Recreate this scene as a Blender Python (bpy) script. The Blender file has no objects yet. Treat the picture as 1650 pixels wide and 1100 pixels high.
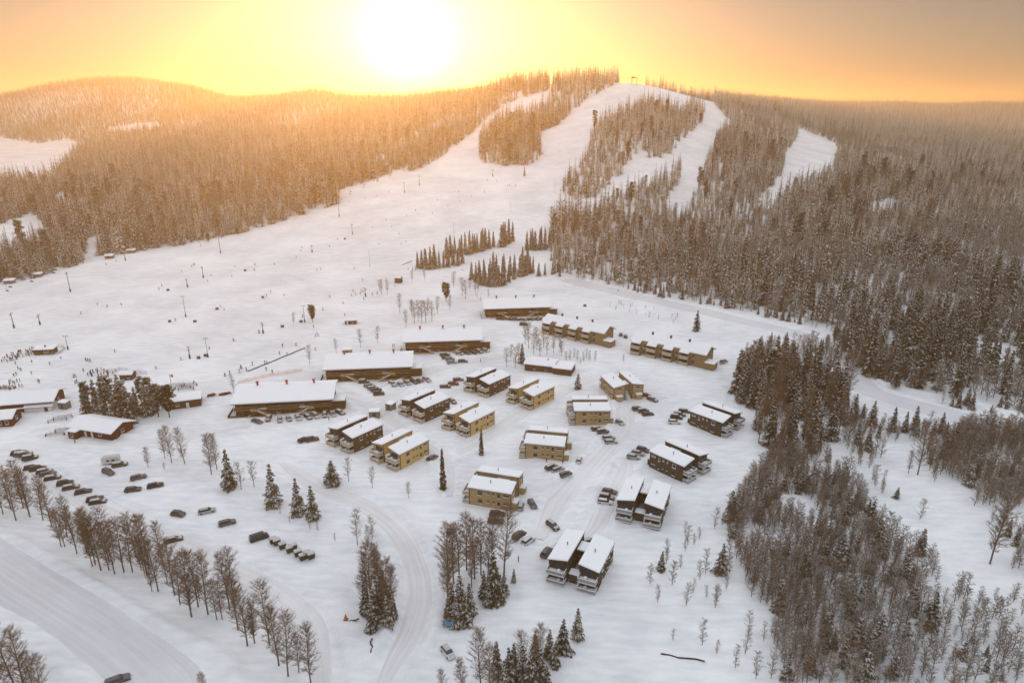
import bpy, bmesh, math, random
import numpy as np
from mathutils import Vector, Matrix
random.seed(7); RNG = np.random.default_rng(11)
sc = bpy.context.scene; COL = sc.collection
# ------------------------------------------------------------------ camera, sky, sun, exposure
F = 1100.; PITCH = math.atan(380/1100); CH = 110.
cam = bpy.data.objects.new('camera', bpy.data.cameras.new('camera')); COL.objects.link(cam)
cam.location = (0, 0, CH); cam.rotation_euler = (math.pi/2-PITCH, 0, 0)
cam.data.sensor_width = 36; cam.data.lens = 36*F/1650; cam.data.clip_start = 1; cam.data.clip_end = 30000
sc.camera = cam
SUN_EL = math.radians(4.4); SUN_AZ = math.radians(-8.0)      # azimuth from +Y, negative = to the left
SDIR = Vector((math.sin(SUN_AZ)*math.cos(SUN_EL), math.cos(SUN_AZ)*math.cos(SUN_EL), math.sin(SUN_EL)))
w = bpy.data.worlds.new('World'); sc.world = w; w.use_nodes = True
nt = w.node_tree; nt.nodes.clear(); N = nt.nodes.new; LK = nt.links.new
def wmath(op, a, b=None, c=None):
    n = N('ShaderNodeMath'); n.operation = op
    for i, v in enumerate((a, b, c)):
        if v is None: continue
        if isinstance(v, (int, float)): n.inputs[i].default_value = v
        else: LK(v, n.inputs[i])
    return n.outputs[0]
sky = N('ShaderNodeTexSky'); sky.sky_type = 'NISHITA'; sky.sun_disc = False
sky.sun_elevation = SUN_EL; sky.sun_rotation = SUN_AZ
sky.altitude = 300; sky.air_density = 1.0; sky.dust_density = 3.0; sky.ozone_density = 1.5
tint = N('ShaderNodeMix'); tint.data_type = 'RGBA'; tint.blend_type = 'MULTIPLY'; tint.inputs[0].default_value = 1
tint.inputs[7].default_value = (1.0, 0.88, 1.1, 1)
LK(sky.outputs[0], tint.inputs[6])
tc = N('ShaderNodeTexCoord'); dot = N('ShaderNodeVectorMath'); dot.operation = 'DOT_PRODUCT'
LK(tc.outputs['Generated'], dot.inputs[0]); dot.inputs[1].default_value = SDIR
cl = wmath('MAXIMUM', dot.outputs['Value'], 0.0)
def glow(power, strength, col):
    a = wmath('MULTIPLY', wmath('POWER', cl, power), strength)
    e = N('ShaderNodeBackground'); e.inputs[0].default_value = (*col, 1); LK(a, e.inputs[1]); return e.outputs[0]
bg = N('ShaderNodeBackground'); bg.inputs[1].default_value = 0.05; LK(tint.outputs[2], bg.inputs[0])
def addsh(a, b):
    n = N('ShaderNodeAddShader'); LK(a, n.inputs[0]); LK(b, n.inputs[1]); return n.outputs[0]
sepz = N('ShaderNodeSeparateXYZ'); LK(tc.outputs['Generated'], sepz.inputs[0])
def layer(z0, z1, strength, col, smooth=True):        # brightness of an added sky fill / dust layer by height above the horizon
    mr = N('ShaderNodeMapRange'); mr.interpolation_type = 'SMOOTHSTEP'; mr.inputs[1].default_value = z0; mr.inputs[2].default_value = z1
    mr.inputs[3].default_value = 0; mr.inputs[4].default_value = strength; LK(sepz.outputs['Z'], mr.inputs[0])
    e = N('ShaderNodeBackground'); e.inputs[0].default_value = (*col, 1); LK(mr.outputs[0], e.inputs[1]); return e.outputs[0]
s = addsh(bg.outputs[0], glow(900, 1.2, (1, .98, .9)))      # bright aureole round the low sun
s = addsh(s, glow(150, 0.40, (.8, .85, .85)))
s = addsh(s, glow(2, 0.10, (.05, .75, 1.0)))
s = addsh(s, layer(.14, .6, 1.06, (.86, .92, 1.0)))          # pale dome added overhead, above the view, to fill-light the snow
s = addsh(s, layer(.24, -.02, .20, (.7, .75, .70)))           # warm dust band along the horizon
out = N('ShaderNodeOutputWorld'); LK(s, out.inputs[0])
sun = bpy.data.lights.new('sun', 'SUN'); sun.energy = 4.6; sun.angle = math.radians(.5); sun.color = (1, .64, .29)
so = bpy.data.objects.new('sun', sun); COL.objects.link(so)
so.rotation_euler = (-SDIR).to_track_quat('-Z', 'Y').to_euler()
sc.view_settings.view_transform = 'Standard'; sc.view_settings.look = 'None'
sc.view_settings.exposure = 0.0; sc.view_settings.gamma = 1
cy = sc.cycles; cy.use_denoising = True; cy.max_bounces = 4; cy.diffuse_bounces = 3; cy.glossy_bounces = 2
cy.transmission_bounces = 2; cy.volume_bounces = 1; cy.transparent_max_bounces = 4; cy.use_adaptive_sampling = True
cy.adaptive_threshold = 0.02; cy.caustics_reflective = False; cy.caustics_refractive = False
HAZE = dict(density=0.00024, color=(1.0, .66, .33), aniso=0.66)
# ------------------------------------------------------------------ pixel <-> world
cP, sP = math.cos(PITCH), math.sin(PITCH)
def ray(px, py):
    u = (px-825)/F; v = (550-py)/F
    return np.array([u, cP+v*sP, -sP+v*cP])
def proj(X, Y, Z):
    z = Z-CH; dep = Y*cP - z*sP; up = Y*sP + z*cP
    dep = np.maximum(dep, 1e-3)
    return 825+F*X/dep, 550-F*up/dep
# ------------------------------------------------------------------ terrain
def vnoise(x, y, wl, seed=0):
    x = np.asarray(x)/wl; y = np.asarray(y)/wl
    xi = np.floor(x).astype(np.int64); yi = np.floor(y).astype(np.int64); fx = x-xi; fy = y-yi
    fx = fx*fx*(3-2*fx); fy = fy*fy*(3-2*fy)
    def h(a, b):
        n = (a*374761393 + b*668265263 + seed*974711) & 0x7fffffff
        n = ((n ^ (n >> 13))*1274126177) & 0x7fffffff
        return ((n ^ (n >> 16)) & 0xffff)/65535.
    return (h(xi, yi)*(1-fx)+h(xi+1, yi)*fx)*(1-fy)+(h(xi, yi+1)*(1-fx)+h(xi+1, yi+1)*fx)*fy*1.0 - .5
YS = [350, 430, 520, 620, 740, 880, 1050, 1300, 1600, 2000, 2500]
COLS = {-500: [518,459,412,376,344,312,285,255,230,205,165],
 0: [518,457,411,373,340,309,281,252,230,200,157],
 100: [518,456,408,368,334,303,277,250,228,195,140],
 220: [518,455,403,361,327,296,268,243,222,185,131],
 300: [518,454,398,354,319,288,261,238,215,180,142],
 380: [518,453,395,347,310,279,252,228,205,175,164],
 490: [518,452,392,338,298,265,238,215,182,153,165],
 560: [518,452,390,330,286,250,222,200,172,162,172],
 650: [518,452,388,322,274,237,208,182,167,170,180],
 740: [518,452,387,318,262,220,184,157,162,172,185],
 820: [518,452,386,316,254,204,147,156,168,178,190],
 880: [518,452,385,314,248,196,138,150,165,178,190],
 940: [518,452,385,310,240,184,131,148,165,178,190],
 1000: [518,452,384,304,232,178,134,150,166,178,190],
 1060: [518,452,384,304,236,186,142,154,167,178,190],
 1120: [518,452,386,310,248,200,160,163,169,178,190],
 1180: [518,452,388,318,262,218,180,167,166,172,182],
 1250: [518,453,390,326,278,240,208,182,170,168,176],
 1330: [518,453,394,336,294,260,230,202,182,174,172],
 1450: [518,454,398,346,306,274,246,218,196,180,172],
 1650: [518,455,402,353,316,286,258,228,202,184,172],
 2150: [518,456,404,356,320,288,258,228,202,184,172]}
def build_table():
    ks = sorted(COLS); ts = np.array([(k-825)/F/1.06 for k in ks])
    Yk = np.array([-400, 0, 250, 330]+YS+[3200, 4500, 9000], float); Z = []
    for k in ks:
        z = [0, 0, 0, 0]
        for yv, Y in zip(COLS[k], YS):
            d = ray(825, yv); z.append(CH + Y*d[2]/d[1])
        z[4] = 0; zl = z[-1]; z += [zl-70, zl-120, zl-200]; Z.append(z)
    Z = np.array(Z)
    def cat(P, xs, xq):
        out_ = np.empty((len(xq),)+P.shape[1:])
        m = np.empty_like(P); m[1:-1] = (P[2:]-P[:-2])/(xs[2:]-xs[:-2])[:, None]; m[0] = (P[1]-P[0])/(xs[1]-xs[0]); m[-1] = (P[-1]-P[-2])/(xs[-1]-xs[-2])
        i = np.clip(np.searchsorted(xs, xq)-1, 0, len(xs)-2); h = (xs[i+1]-xs[i])[:, None]; t = ((xq-xs[i])/(xs[i+1]-xs[i]))[:, None]
        return (2*t**3-3*t**2+1)*P[i]+(t**3-2*t**2+t)*h*m[i]+(-2*t**3+3*t**2)*P[i+1]+(t**3-t**2)*h*m[i+1]
    tq = np.linspace(ts[0], ts[-1], 500); A = cat(Z, ts, tq)
    Yq = np.concatenate([np.arange(-400, 1400, 8.), np.arange(1400, 3200, 25.), np.arange(3200, 9001, 100.)])
    B = cat(A.T, Yk, Yq).T
    B[:, Yq < 345] = 0
    return tq, Yq, B
TQ, YQ, TB = build_table()
def base_h(X, Y):
    X = np.asarray(X, float); Y = np.asarray(Y, float)
    t = np.clip(X/np.maximum(Y, 60), TQ[0], TQ[-1]-1e-6); i = (t-TQ[0])/(TQ[1]-TQ[0]); i0 = np.clip(i.astype(int), 0, len(TQ)-2); fi = i-i0
    yc = np.clip(Y, YQ[0], YQ[-1]-1e-3); j0 = np.clip(np.searchsorted(YQ, yc)-1, 0, len(YQ)-2); fj = (yc-YQ[j0])/(YQ[j0+1]-YQ[j0])
    return (TB[i0, j0]*(1-fi)+TB[i0+1, j0]*fi)*(1-fj)+(TB[i0, j0+1]*(1-fi)+TB[i0+1, j0+1]*fi)*fj
def at0(px, py, z=0.):
    d = ray(px, py); t = (z-CH)/d[2]; return d[0]*t, d[1]*t
GY = np.concatenate([np.arange(60, 460, .8), np.arange(460, 3000, 4.)])
def at(px, py):
    d = ray(px, py); X = GY*d[0]/d[1]; Zr = CH+GY*d[2]/d[1]; below = Zr <= base_h(X, GY)
    if not below.any(): return X[-1], GY[-1]
    k = int(np.argmax(below)); return float(X[k]), float(GY[k])
def poly(pts): return [at(*p) for p in pts]
def seg_dist(X, Y, pl):
    best = np.full(np.shape(X), 1e9); along = np.zeros(np.shape(X)); acc = 0
    for (a, b), (c, d) in zip(pl[:-1], pl[1:]):
        L2 = (c-a)**2+(d-b)**2; L = math.sqrt(L2)
        t = np.clip(((X-a)*(c-a)+(Y-b)*(d-b))/L2, 0, 1); ds = np.hypot(X-a-t*(c-a), Y-b-t*(d-b))
        m = ds < best; best = np.where(m, ds, best); along = np.where(m, acc+t*L, along); acc += L
    return best, along
ROADS = [  # name, pixel polyline, half width, bank height left/right
 ('road', [(-260,770),(-80,860),(40,938),(150,1010),(250,1090),(330,1180)], 6.5),
 ('road', [(20,752),(60,765),(150,812),(250,862),(340,905),(430,950),(490,1000),(510,1050),(520,1120)], 3.8),
 ('road', [(455,745),(510,783),(565,805),(612,832),(648,868),(670,915),(677,965),(664,1015),(640,1055),(612,1110)], 3.0),
 ('ski_trail', [(905,450),(960,462),(1040,481),(1120,499),(1200,518),(1290,540),(1350,580),(1400,630),(1480,655),(1570,680),(1700,715)], 5.8),
 ('lane', [(385,690),(450,683),(540,668),(620,640),(690,600),(760,582),(830,573)], 3.4),
 ('lane', [(715,740),(790,700),(850,660),(905,632),(950,612),(1000,598)], 3.0),
 ('lane', [(560,640),(600,655),(660,700),(715,740),(725,800)], 2.2), ('lane', [(975,725),(1010,745),(985,800),(960,850),(925,880)], 2.6), ('lane', [(800,860),(850,855),(880,868)], 3.0), ('lane', [(60,700),(200,715),(330,700),(385,690)], 3.0),
 ('lane', [(870,870),(900,810),(940,765),(975,725),(1005,690),(1012,650),(1075,640)], 3.4),
]
RPL = [(n, poly(p), hw) for n, p, hw in ROADS]
BANKS = [([(-80,812),(0,860),(55,891),(109,921),(164,953),(218,986),(273,1016),(327,1044),(376,1074),(388,1110)], 1.1, 1.7),
 ([(-60,985),(20,1025),(74,1055),(128,1100),(160,1130)], .8, 1.6),
 ([(545,795),(600,845),(630,885),(640,930),(640,975),(622,1020),(590,1045),(560,1030),(548,985),(552,930)], .7, 2.2),
 ([(640,820),(690,865),(715,905),(712,960),(700,1010),(680,1060)], .6, 2.0),
 ([(893,442),(1000,459),(1100,477),(1200,495),(1330,523)], 1.4, 2.2),
 ([(1360,596),(1425,620),(1500,637),(1590,657),(1700,689)], 1.3, 2.2),
 ([(510,735),(560,740)], .6, 3.), ([(840,700),(930,780)], .3, 3.), ([(690,620),(740,640)], .4, 3.),
 ([(860,735),(900,775),(905,800)], .5, 2.5), ([(1010,735),(985,760),(975,785)], .7, 2.5), ([(1030,690),(1050,712)], .7, 2.2),
 ([(330,700),(400,735),(440,750)], .6, 4.), ([(1200,690),(1215,740),(1195,800)], .8, 4.)]
PILES = [(835,690,.9),(905,770,1.0),(1008,748,.9),(960,715,.7),(1060,690,.8),(1030,655,.8),(700,600,.7),(690,628,.6),(745,590,.6),(590,650,.7),(440,705,.8),(470,700,.5),(930,705,.7),(860,845,.8),(825,870,.9),(905,880,.6),(960,790,.9),(980,830,.8),(760,760,.6),(730,700,.6),(660,690,.5),(505,720,.8),(350,655,.7),(340,640,.6),(230,690,.7),(120,700,.8),(90,690,.6),(300,700,.6),(1200,640,.7),(1190,600,.6),(870,610,.6),(990,650,.5),(1120,720,.6),(1085,795,.6),(1010,870,.5),(870,930,.6),(560,620,.6),(770,650,.4),(480,610,.6)]
PL_ = [(*at0(a, b), h) for a, b, h in PILES]
BANKS += [([(640,770),(700,740),(730,700),(790,690)], -.3, .8), ([(880,560),(960,600),(1060,610),(1160,600)], -.3, .9), ([(1180,620),(1170,660),(1150,700)], -.25, .8), ([(930,770),(1000,790),(1090,790),(1190,760)], -.25, .8), ([(1130,520),(1180,560),(1190,600)], -.3, .8), ([(300,760),(420,830),(560,900)], -.4, .9), ([(300,770),(430,850),(550,930)], .5, 1.5), ([(650,650),(590,690),(500,700)], -.2, .8), ([(740,880),(800,950),(880,990),(1000,1000)], -.3, .8), ([(1040,880),(1100,860),(1180,770)], -.3, .9), ([(870,720),(800,740),(740,720)], -.25, .8)]
BPL = [(poly(p), h, wd) for p, h, wd in BANKS]
def height(X, Y, micro=True):
    X = np.asarray(X, float); Y = np.asarray(Y, float); z = base_h(X, Y)
    if micro:
        amp = np.clip(1.1-np.abs(Y-330)/900, .35, 1)
        near = np.ones_like(z); d, _ = 0, 0
        z = z + .55*vnoise(X, Y, 23, 1)*amp + .36*vnoise(X, Y, 7, 2)*amp + .13*vnoise(X, Y, 2.6, 4)*amp + np.where(Y > 500, 3.*vnoise(X, Y, 90, 3)*np.clip((Y-500)/300, 0, 1), 0)
        for pl, h, wd in BPL:
            d, a = seg_dist(X, Y, pl); z = z + h*np.exp(-(d/wd)**2)*(1+.5*vnoise(X, Y, 5, 5)+.4*vnoise(X, Y, 2, 6))
        for a_, b_, h_ in PL_: z = z + h_*np.exp(-(((X-a_)/3.2)**2+((Y-b_)/2.0)**2))*(.7+1.2*(vnoise(X, Y, 2.2, 33)+.5))
        for n, pl, hw in RPL:
            d, a = seg_dist(X, Y, pl); k = np.clip((hw+2.2-d)/3.2, 0, 1); k = k*k*(3-2*k)
            z = z + (.5 if hw < 6 else .2)*np.exp(-((d-hw-2.0)/.9)**2)*(.6+1.2*(vnoise(X, Y, 4, 21)+.5))
            z = z*(1-k) + (base_h(X, Y)-.12)*k
    return z
def hz(x, y): return float(height(np.array([x]), np.array([y]))[0])
# ------------------------------------------------------------------ materials
MATS = {}
def mat(name, col, rough=.8, spec=.2, noise=0, nscale=3, bump=0, bscale=8, metal=0, trans=0, rnd=0, planks=None, stretch=None, sub=None):
    if name in MATS: return MATS[name]
    m = bpy.data.materials.new(name); m.use_nodes = True; t = m.node_tree; b = t.nodes['Principled BSDF']; n = t.nodes.new; l = t.links.new
    b.inputs['Roughness'].default_value = rough; b.inputs['Specular IOR Level'].default_value = spec; b.inputs['Metallic'].default_value = metal
    c = (*col, 1); b.inputs['Base Color'].default_value = c; cur = None
    co = n('ShaderNodeTexCoord')
    if noise or planks:
        mp = n('ShaderNodeMapping'); l(co.outputs['Object'], mp.inputs[0])
        if stretch: mp.inputs['Scale'].default_value = stretch
        no = n('ShaderNodeTexNoise'); no.inputs['Scale'].default_value = nscale; no.inputs['Detail'].default_value = 5; l(mp.outputs[0], no.inputs[0])
        r = n('ShaderNodeValToRGB'); r.color_ramp.elements[0].position = .3; r.color_ramp.elements[1].position = .7
        r.color_ramp.elements[0].color = (*[v*(1-noise) for v in col], 1); r.color_ramp.elements[1].color = (*[min(1, v*(1+noise)) for v in col], 1)
        l(no.outputs[0], r.inputs[0]); cur = r.outputs[0]
    if planks:
        wv = n('ShaderNodeTexWave'); wv.bands_direction = planks[0]; wv.inputs['Scale'].default_value = planks[1]; wv.inputs['Distortion'].default_value = 0
        wv.wave_profile = 'SAW'; l(co.outputs['Object'], wv.inputs[0])
        rr = n('ShaderNodeValToRGB'); rr.color_ramp.elements[0].color = (.55, .5, .45, 1); rr.color_ramp.elements[1].position = .22; rr.color_ramp.elements[1].color = (1, 1, 1, 1)
        l(wv.outputs['Fac'], rr.inputs[0]); mx = n('ShaderNodeMix'); mx.data_type = 'RGBA'; mx.blend_type = 'MULTIPLY'; mx.inputs[0].default_value = 1
        l(cur, mx.inputs[6]); l(rr.outputs[0], mx.inputs[7]); cur = mx.outputs[2]
    if rnd:
        oi = n('ShaderNodeObjectInfo'); hs = n('ShaderNodeHueSaturation'); mr = n('ShaderNodeMapRange'); mr.inputs[3].default_value = 1-rnd; mr.inputs[4].default_value = 1+rnd
        l(oi.outputs['Random'], mr.inputs[0]); l(mr.outputs[0], hs.inputs['Value'])
        if cur: l(cur, hs.inputs['Color'])
        else: hs.inputs['Color'].default_value = c
        cur = hs.outputs[0]
    if cur: l(cur, b.inputs['Base Color'])
    if bump:
        n2 = n('ShaderNodeTexNoise'); n2.inputs['Scale'].default_value = bscale; n2.inputs['Detail'].default_value = 6; l(co.outputs['Object'], n2.inputs[0])
        bp = n('ShaderNodeBump'); bp.inputs['Strength'].default_value = bump; bp.inputs['Distance'].default_value = .3; l(n2.outputs[0], bp.inputs['Height']); l(bp.outputs[0], b.inputs['Normal'])
    if trans:
        tr = n('ShaderNodeBsdfTranslucent'); mxs = n('ShaderNodeMixShader'); mxs.inputs[0].default_value = trans
        if cur: l(cur, tr.inputs[0])
        else: tr.inputs[0].default_value = c
        l(b.outputs[0], mxs.inputs[1]); l(tr.outputs[0], mxs.inputs[2]); l(mxs.outputs[0], t.nodes['Material Output'].inputs[0])
    MATS[name] = m; return m
def snow_ground_mat(name, c0, c1, streak, ruts=False):
    m = bpy.data.materials.new(name); m.use_nodes = True; t = m.node_tree; b = t.nodes['Principled BSDF']; n = t.nodes.new; l = t.links.new
    b.inputs['Roughness'].default_value = .75; b.inputs['Specular IOR Level'].default_value = .25
    g = n('ShaderNodeNewGeometry')
    n1 = n('ShaderNodeTexNoise'); n1.inputs['Scale'].default_value = .03; n1.inputs['Detail'].default_value = 8; n1.inputs['Roughness'].default_value = .6; l(g.outputs['Position'], n1.inputs[0])
    mp = n('ShaderNodeMapping'); mp.inputs['Scale'].default_value = streak; mp.inputs['Rotation'].default_value = (0, 0, .5)
    if ruts: uv = n('ShaderNodeUVMap'); uv.uv_map = 'way'; mp.inputs['Scale'].default_value = (3.2, .09, 1); mp.inputs['Rotation'].default_value = (0, 0, 0); l(uv.outputs[0], mp.inputs[0])
    else: l(g.outputs['Position'], mp.inputs[0])
    n3 = n('ShaderNodeTexNoise'); n3.inputs['Scale'].default_value = .35; n3.inputs['Detail'].default_value = 6; l(mp.outputs[0], n3.inputs[0])
    ad = n('ShaderNodeMath'); ad.operation = 'MULTIPLY_ADD'; l(n1.outputs[0], ad.inputs[0]); ad.inputs[1].default_value = .6; sb = n('ShaderNodeMath'); sb.operation = 'MULTIPLY'; sb.inputs[1].default_value = .4
    l(n3.outputs[0], sb.inputs[0]); l(sb.outputs[0], ad.inputs[2])
    r = n('ShaderNodeValToRGB'); r.color_ramp.elements[0].position = .38; r.color_ramp.elements[1].position = .6
    r.color_ramp.elements[0].color = (*c0, 1); r.color_ramp.elements[1].color = (*c1, 1); l(ad.outputs[0], r.inputs[0]); l(r.outputs[0], b.inputs['Base Color'])
    n2 = n('ShaderNodeTexNoise'); n2.inputs['Scale'].default_value = .6; n2.inputs['Detail'].default_value = 9; n2.inputs['Roughness'].default_value = .62; l(g.outputs['Position'], n2.inputs[0])
    bp = n('ShaderNodeBump'); bp.inputs['Strength'].default_value = .6; bp.inputs['Distance'].default_value = .6; l(n2.outputs[0], bp.inputs['Height']); l(bp.outputs[0], b.inputs['Normal'])
    return m
M_SNOW = snow_ground_mat('ground_snow', (.67, .685, .71), (.87, .88, .89), (.4, 1.5, 1))
M_ROAD = snow_ground_mat('packed_snow', (.58, .58, .60), (.73, .73, .75), (1, 1, 1), True)
M_LANE = snow_ground_mat('driven_snow', (.62, .61, .61), (.81, .81, .82), (1, 1, 1), True)
snow = mat('fresh_snow', (.86, .87, .89), .8, .2, bump=.25, bscale=2)
# ------------------------------------------------------------------ helpers
CACHE = {}
class MB:
    def __init__(s): s.v = []; s.f = []; s.m = []
    def face(s, pts, m=0):
        i = len(s.v); s.v += [tuple(p) for p in pts]; s.f.append(tuple(range(i, i+len(pts)))); s.m.append(m)
    def hexa(s, b, t, m=0, mt=None):       # bottom quad, top quad (both ccw from above)
        i = len(s.v); s.v += [tuple(p) for p in b]+[tuple(p) for p in t]; n = len(b)
        s.f.append(tuple(i+k for k in reversed(range(n)))); s.m.append(m)
        s.f.append(tuple(i+n+k for k in range(n))); s.m.append(m if mt is None else mt)
        for k in range(n):
            q = (k+1) % n; s.f.append((i+k, i+q, i+n+q, i+n+k)); s.m.append(m)
    def box(s, x0, x1, y0, y1, z0, z1, m=0, mt=None):
        s.hexa([(x0,y0,z0),(x1,y0,z0),(x1,y1,z0),(x0,y1,z0)], [(x0,y0,z1),(x1,y0,z1),(x1,y1,z1),(x0,y1,z1)], m, mt)
    def slab(s, pts, th, m=0, inset=0):     # pts = polygon with z (underside)
        c = Vector((sum(p[0] for p in pts)/len(pts), sum(p[1] for p in pts)/len(pts), 0)); top = []
        for p in pts:
            d = Vector((p[0], p[1], 0))-c; L = d.length or 1; k = (L-inset)/L; top.append((c.x+d.x*k, c.y+d.y*k, p[2]+th))
        s.hexa(pts, top, m)
    def tube(s, p0, p1, r0, r1=None, n=6, m=0, cap=True):
        r1 = r0 if r1 is None else r1; p0 = Vector(p0); p1 = Vector(p1); d = (p1-p0)
        if d.length < 1e-6: return
        d.normalize(); a = d.orthogonal().normalized(); b = d.cross(a); i = len(s.v)
        for p, r in ((p0, r0), (p1, r1)):
            for k in range(n):
                t = 2*math.pi*k/n; s.v.append(tuple(p+a*math.cos(t)*r+b*math.sin(t)*r))
        for k in range(n):
            q = (k+1) % n; s.f.append((i+k, i+q, i+n+q, i+n+k)); s.m.append(m)
        if cap: s.f.append(tuple(i+n+k for k in range(n))); s.m.append(m); s.f.append(tuple(i+k for k in reversed(range(n)))); s.m.append(m)
    def mesh(s, name, mats, smooth=False, bevel=0):
        me = bpy.data.meshes.new(name); me.from_pydata(s.v, [], s.f)
        for m in (mats if isinstance(mats, (list, tuple)) else [mats]): me.materials.append(m)
        me.polygons.foreach_set('material_index', s.m)
        if smooth: me.polygons.foreach_set('use_smooth', [True]*len(s.f))
        me.update()
        if bevel:
            bm = bmesh.new(); bm.from_mesh(me); bmesh.ops.remove_doubles(bm, verts=bm.verts, dist=1e-4)
            bmesh.ops.bevel(bm, geom=[e for e in bm.edges if len(e.link_faces) == 2 and e.calc_face_angle(0) > .4], offset=bevel, segments=2, affect='EDGES', profile=.6); bm.to_mesh(me); bm.free()
        return me
def link(name, me, parent=None, loc=None, rz=0, scale=None):
    o = bpy.data.objects.new(name, me); COL.objects.link(o); o.parent = parent
    if loc is not None: o.location = loc
    if rz: o.rotation_euler = (0, 0, rz)
    if scale is not None: o.scale = scale if isinstance(scale, (tuple, list)) else (scale,)*3
    return o
def part(key, name, parent, fn, mats, loc=None, rz=0, smooth=False, bevel=0):
    if key not in CACHE:
        b = MB(); fn(b); CACHE[key] = b.mesh(name, mats, smooth, bevel)
    return link(name, CACHE[key], parent, loc, rz)
def tag(o, label=None, cat=None, group=None, kind=None):
    if label: o['label'] = label
    if cat: o['category'] = cat
    if group: o['group'] = group
    if kind: o['kind'] = kind
    return o
def thing(name, loc, rz=0, label=None, cat=None, group=None):
    o = bpy.data.objects.new(name, None); COL.objects.link(o); o.location = loc; o.rotation_euler = (0, 0, rz); o.empty_display_size = .5
    return tag(o, label, cat, group)
# ------------------------------------------------------------------ ground
def axis(segs):
    a = [segs[0][0]]
    for lo, hi, st in segs:
        n = max(1, int(round((hi-lo)/st))); a += list(np.linspace(lo, hi, n+1)[1:])
    return np.array(a)
xs = axis([(-6000,-2500,250),(-2500,-900,40),(-900,-300,12),(-300,-200,3),(-200,190,.95),(190,300,3),(300,900,12),(900,2500,40),(2500,6000,250)])
ys = axis([(-400,60,30),(60,105,5),(105,300,.85),(300,460,2.4),(460,1200,8),(1200,2600,22),(2600,9000,300)])
GX, GYY = np.meshgrid(xs, ys); Zg = height(GX, GYY)
def grid_mesh(name, X, Y, Z, m):
    ny, nx = X.shape; V = np.stack([X, Y, Z], -1).reshape(-1, 3)
    i = (np.arange(ny-1)[:, None]*nx+np.arange(nx-1)[None]).reshape(-1); Q = np.stack([i, i+1, i+nx+1, i+nx], 1)
    me = bpy.data.meshes.new(name); me.vertices.add(len(V)); me.vertices.foreach_set('co', V.ravel().astype(np.float32))
    me.loops.add(Q.size); me.loops.foreach_set('vertex_index', Q.ravel().astype(np.int32)); me.polygons.add(len(Q))
    me.polygons.foreach_set('loop_start', np.arange(0, Q.size, 4, dtype=np.int32)); me.polygons.foreach_set('use_smooth', np.ones(len(Q), bool))
    me.materials.append(m); me.update(calc_edges=True); return me
tag(link('snow_ground', grid_mesh('snow_ground', GX, GYY, Zg, M_SNOW)), kind='structure')
def road_strip(name, pl, hw, m):
    P = [Vector((*p, 0)) for p in pl]; pts = []
    for k in range(len(P)-1):
        p0 = P[max(k-1, 0)]; p1 = P[k]; p2 = P[k+1]; p3 = P[min(k+2, len(P)-1)]; L = (p2-p1).length; n = max(2, int(L/1.5))
        for q in range(n):
            t = q/n; pts.append(.5*((2*p1)+(-p0+p2)*t+(2*p0-5*p1+4*p2-p3)*t*t+(-p0+3*p1-3*p2+p3)*t**3))
    pts.append(P[-1]); n = len(pts); W = np.linspace(-1, 1, 9)*1.12; UVc = []; X = np.zeros((n, 9)); Y = np.zeros((n, 9))
    for k in range(n):
        d = (pts[min(k+1, n-1)]-pts[max(k-1, 0)]).normalized(); nn = Vector((d.y, -d.x, 0)); e = min(1, .35+min(k, n-1-k)*.06)
        for j in range(9):
            hwj = (hw+(.9*vnoise(np.array([k*1.5]), np.array([j*3.]), 6, 9)[0] if j in (0, 8) else 0))*e; q = pts[k]+nn*W[j]*hwj; X[k, j] = q.x; Y[k, j] = q.y
    Z = base_h(X, Y)+.04+.08*vnoise(X, Y, 4, 12)*(W[None, :]**2 < .8)-.20*(np.abs(W)[None, :] > 1.05)
    me = grid_mesh(name, X, Y, Z, m); uvl = me.uv_layers.new(name='way'); li = np.zeros(len(me.loops), np.int32); me.loops.foreach_get('vertex_index', li)
    uvl.data.foreach_set('uv', np.stack([W[li % 9]*hw, (li//9)*1.5], 1).astype(np.float32).ravel()); tag(link(name, me), kind='structure')
for nme, pl, hw in RPL: road_strip(nme, pl, hw, M_ROAD if hw > 5.5 else M_LANE)
# ------------------------------------------------------------------ haze
def make_haze():
    m = bpy.data.materials.new('air'); m.use_nodes = True; t = m.node_tree; t.nodes.clear()
    o = t.nodes.new('ShaderNodeOutputMaterial'); v = t.nodes.new('ShaderNodeVolumePrincipled')
    v.inputs['Color'].default_value = (*HAZE['color'], 1); v.inputs['Density'].default_value = HAZE['density']; v.inputs['Anisotropy'].default_value = HAZE['aniso']
    t.links.new(v.outputs[0], o.inputs['Volume'])
    zmin = float(Zg.min())-1.0; b = MB(); b.box(-6100, 6100, -450, 9050, zmin, 232); tag(link('haze', b.mesh('haze', m)), kind='stuff')
make_haze()
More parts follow.
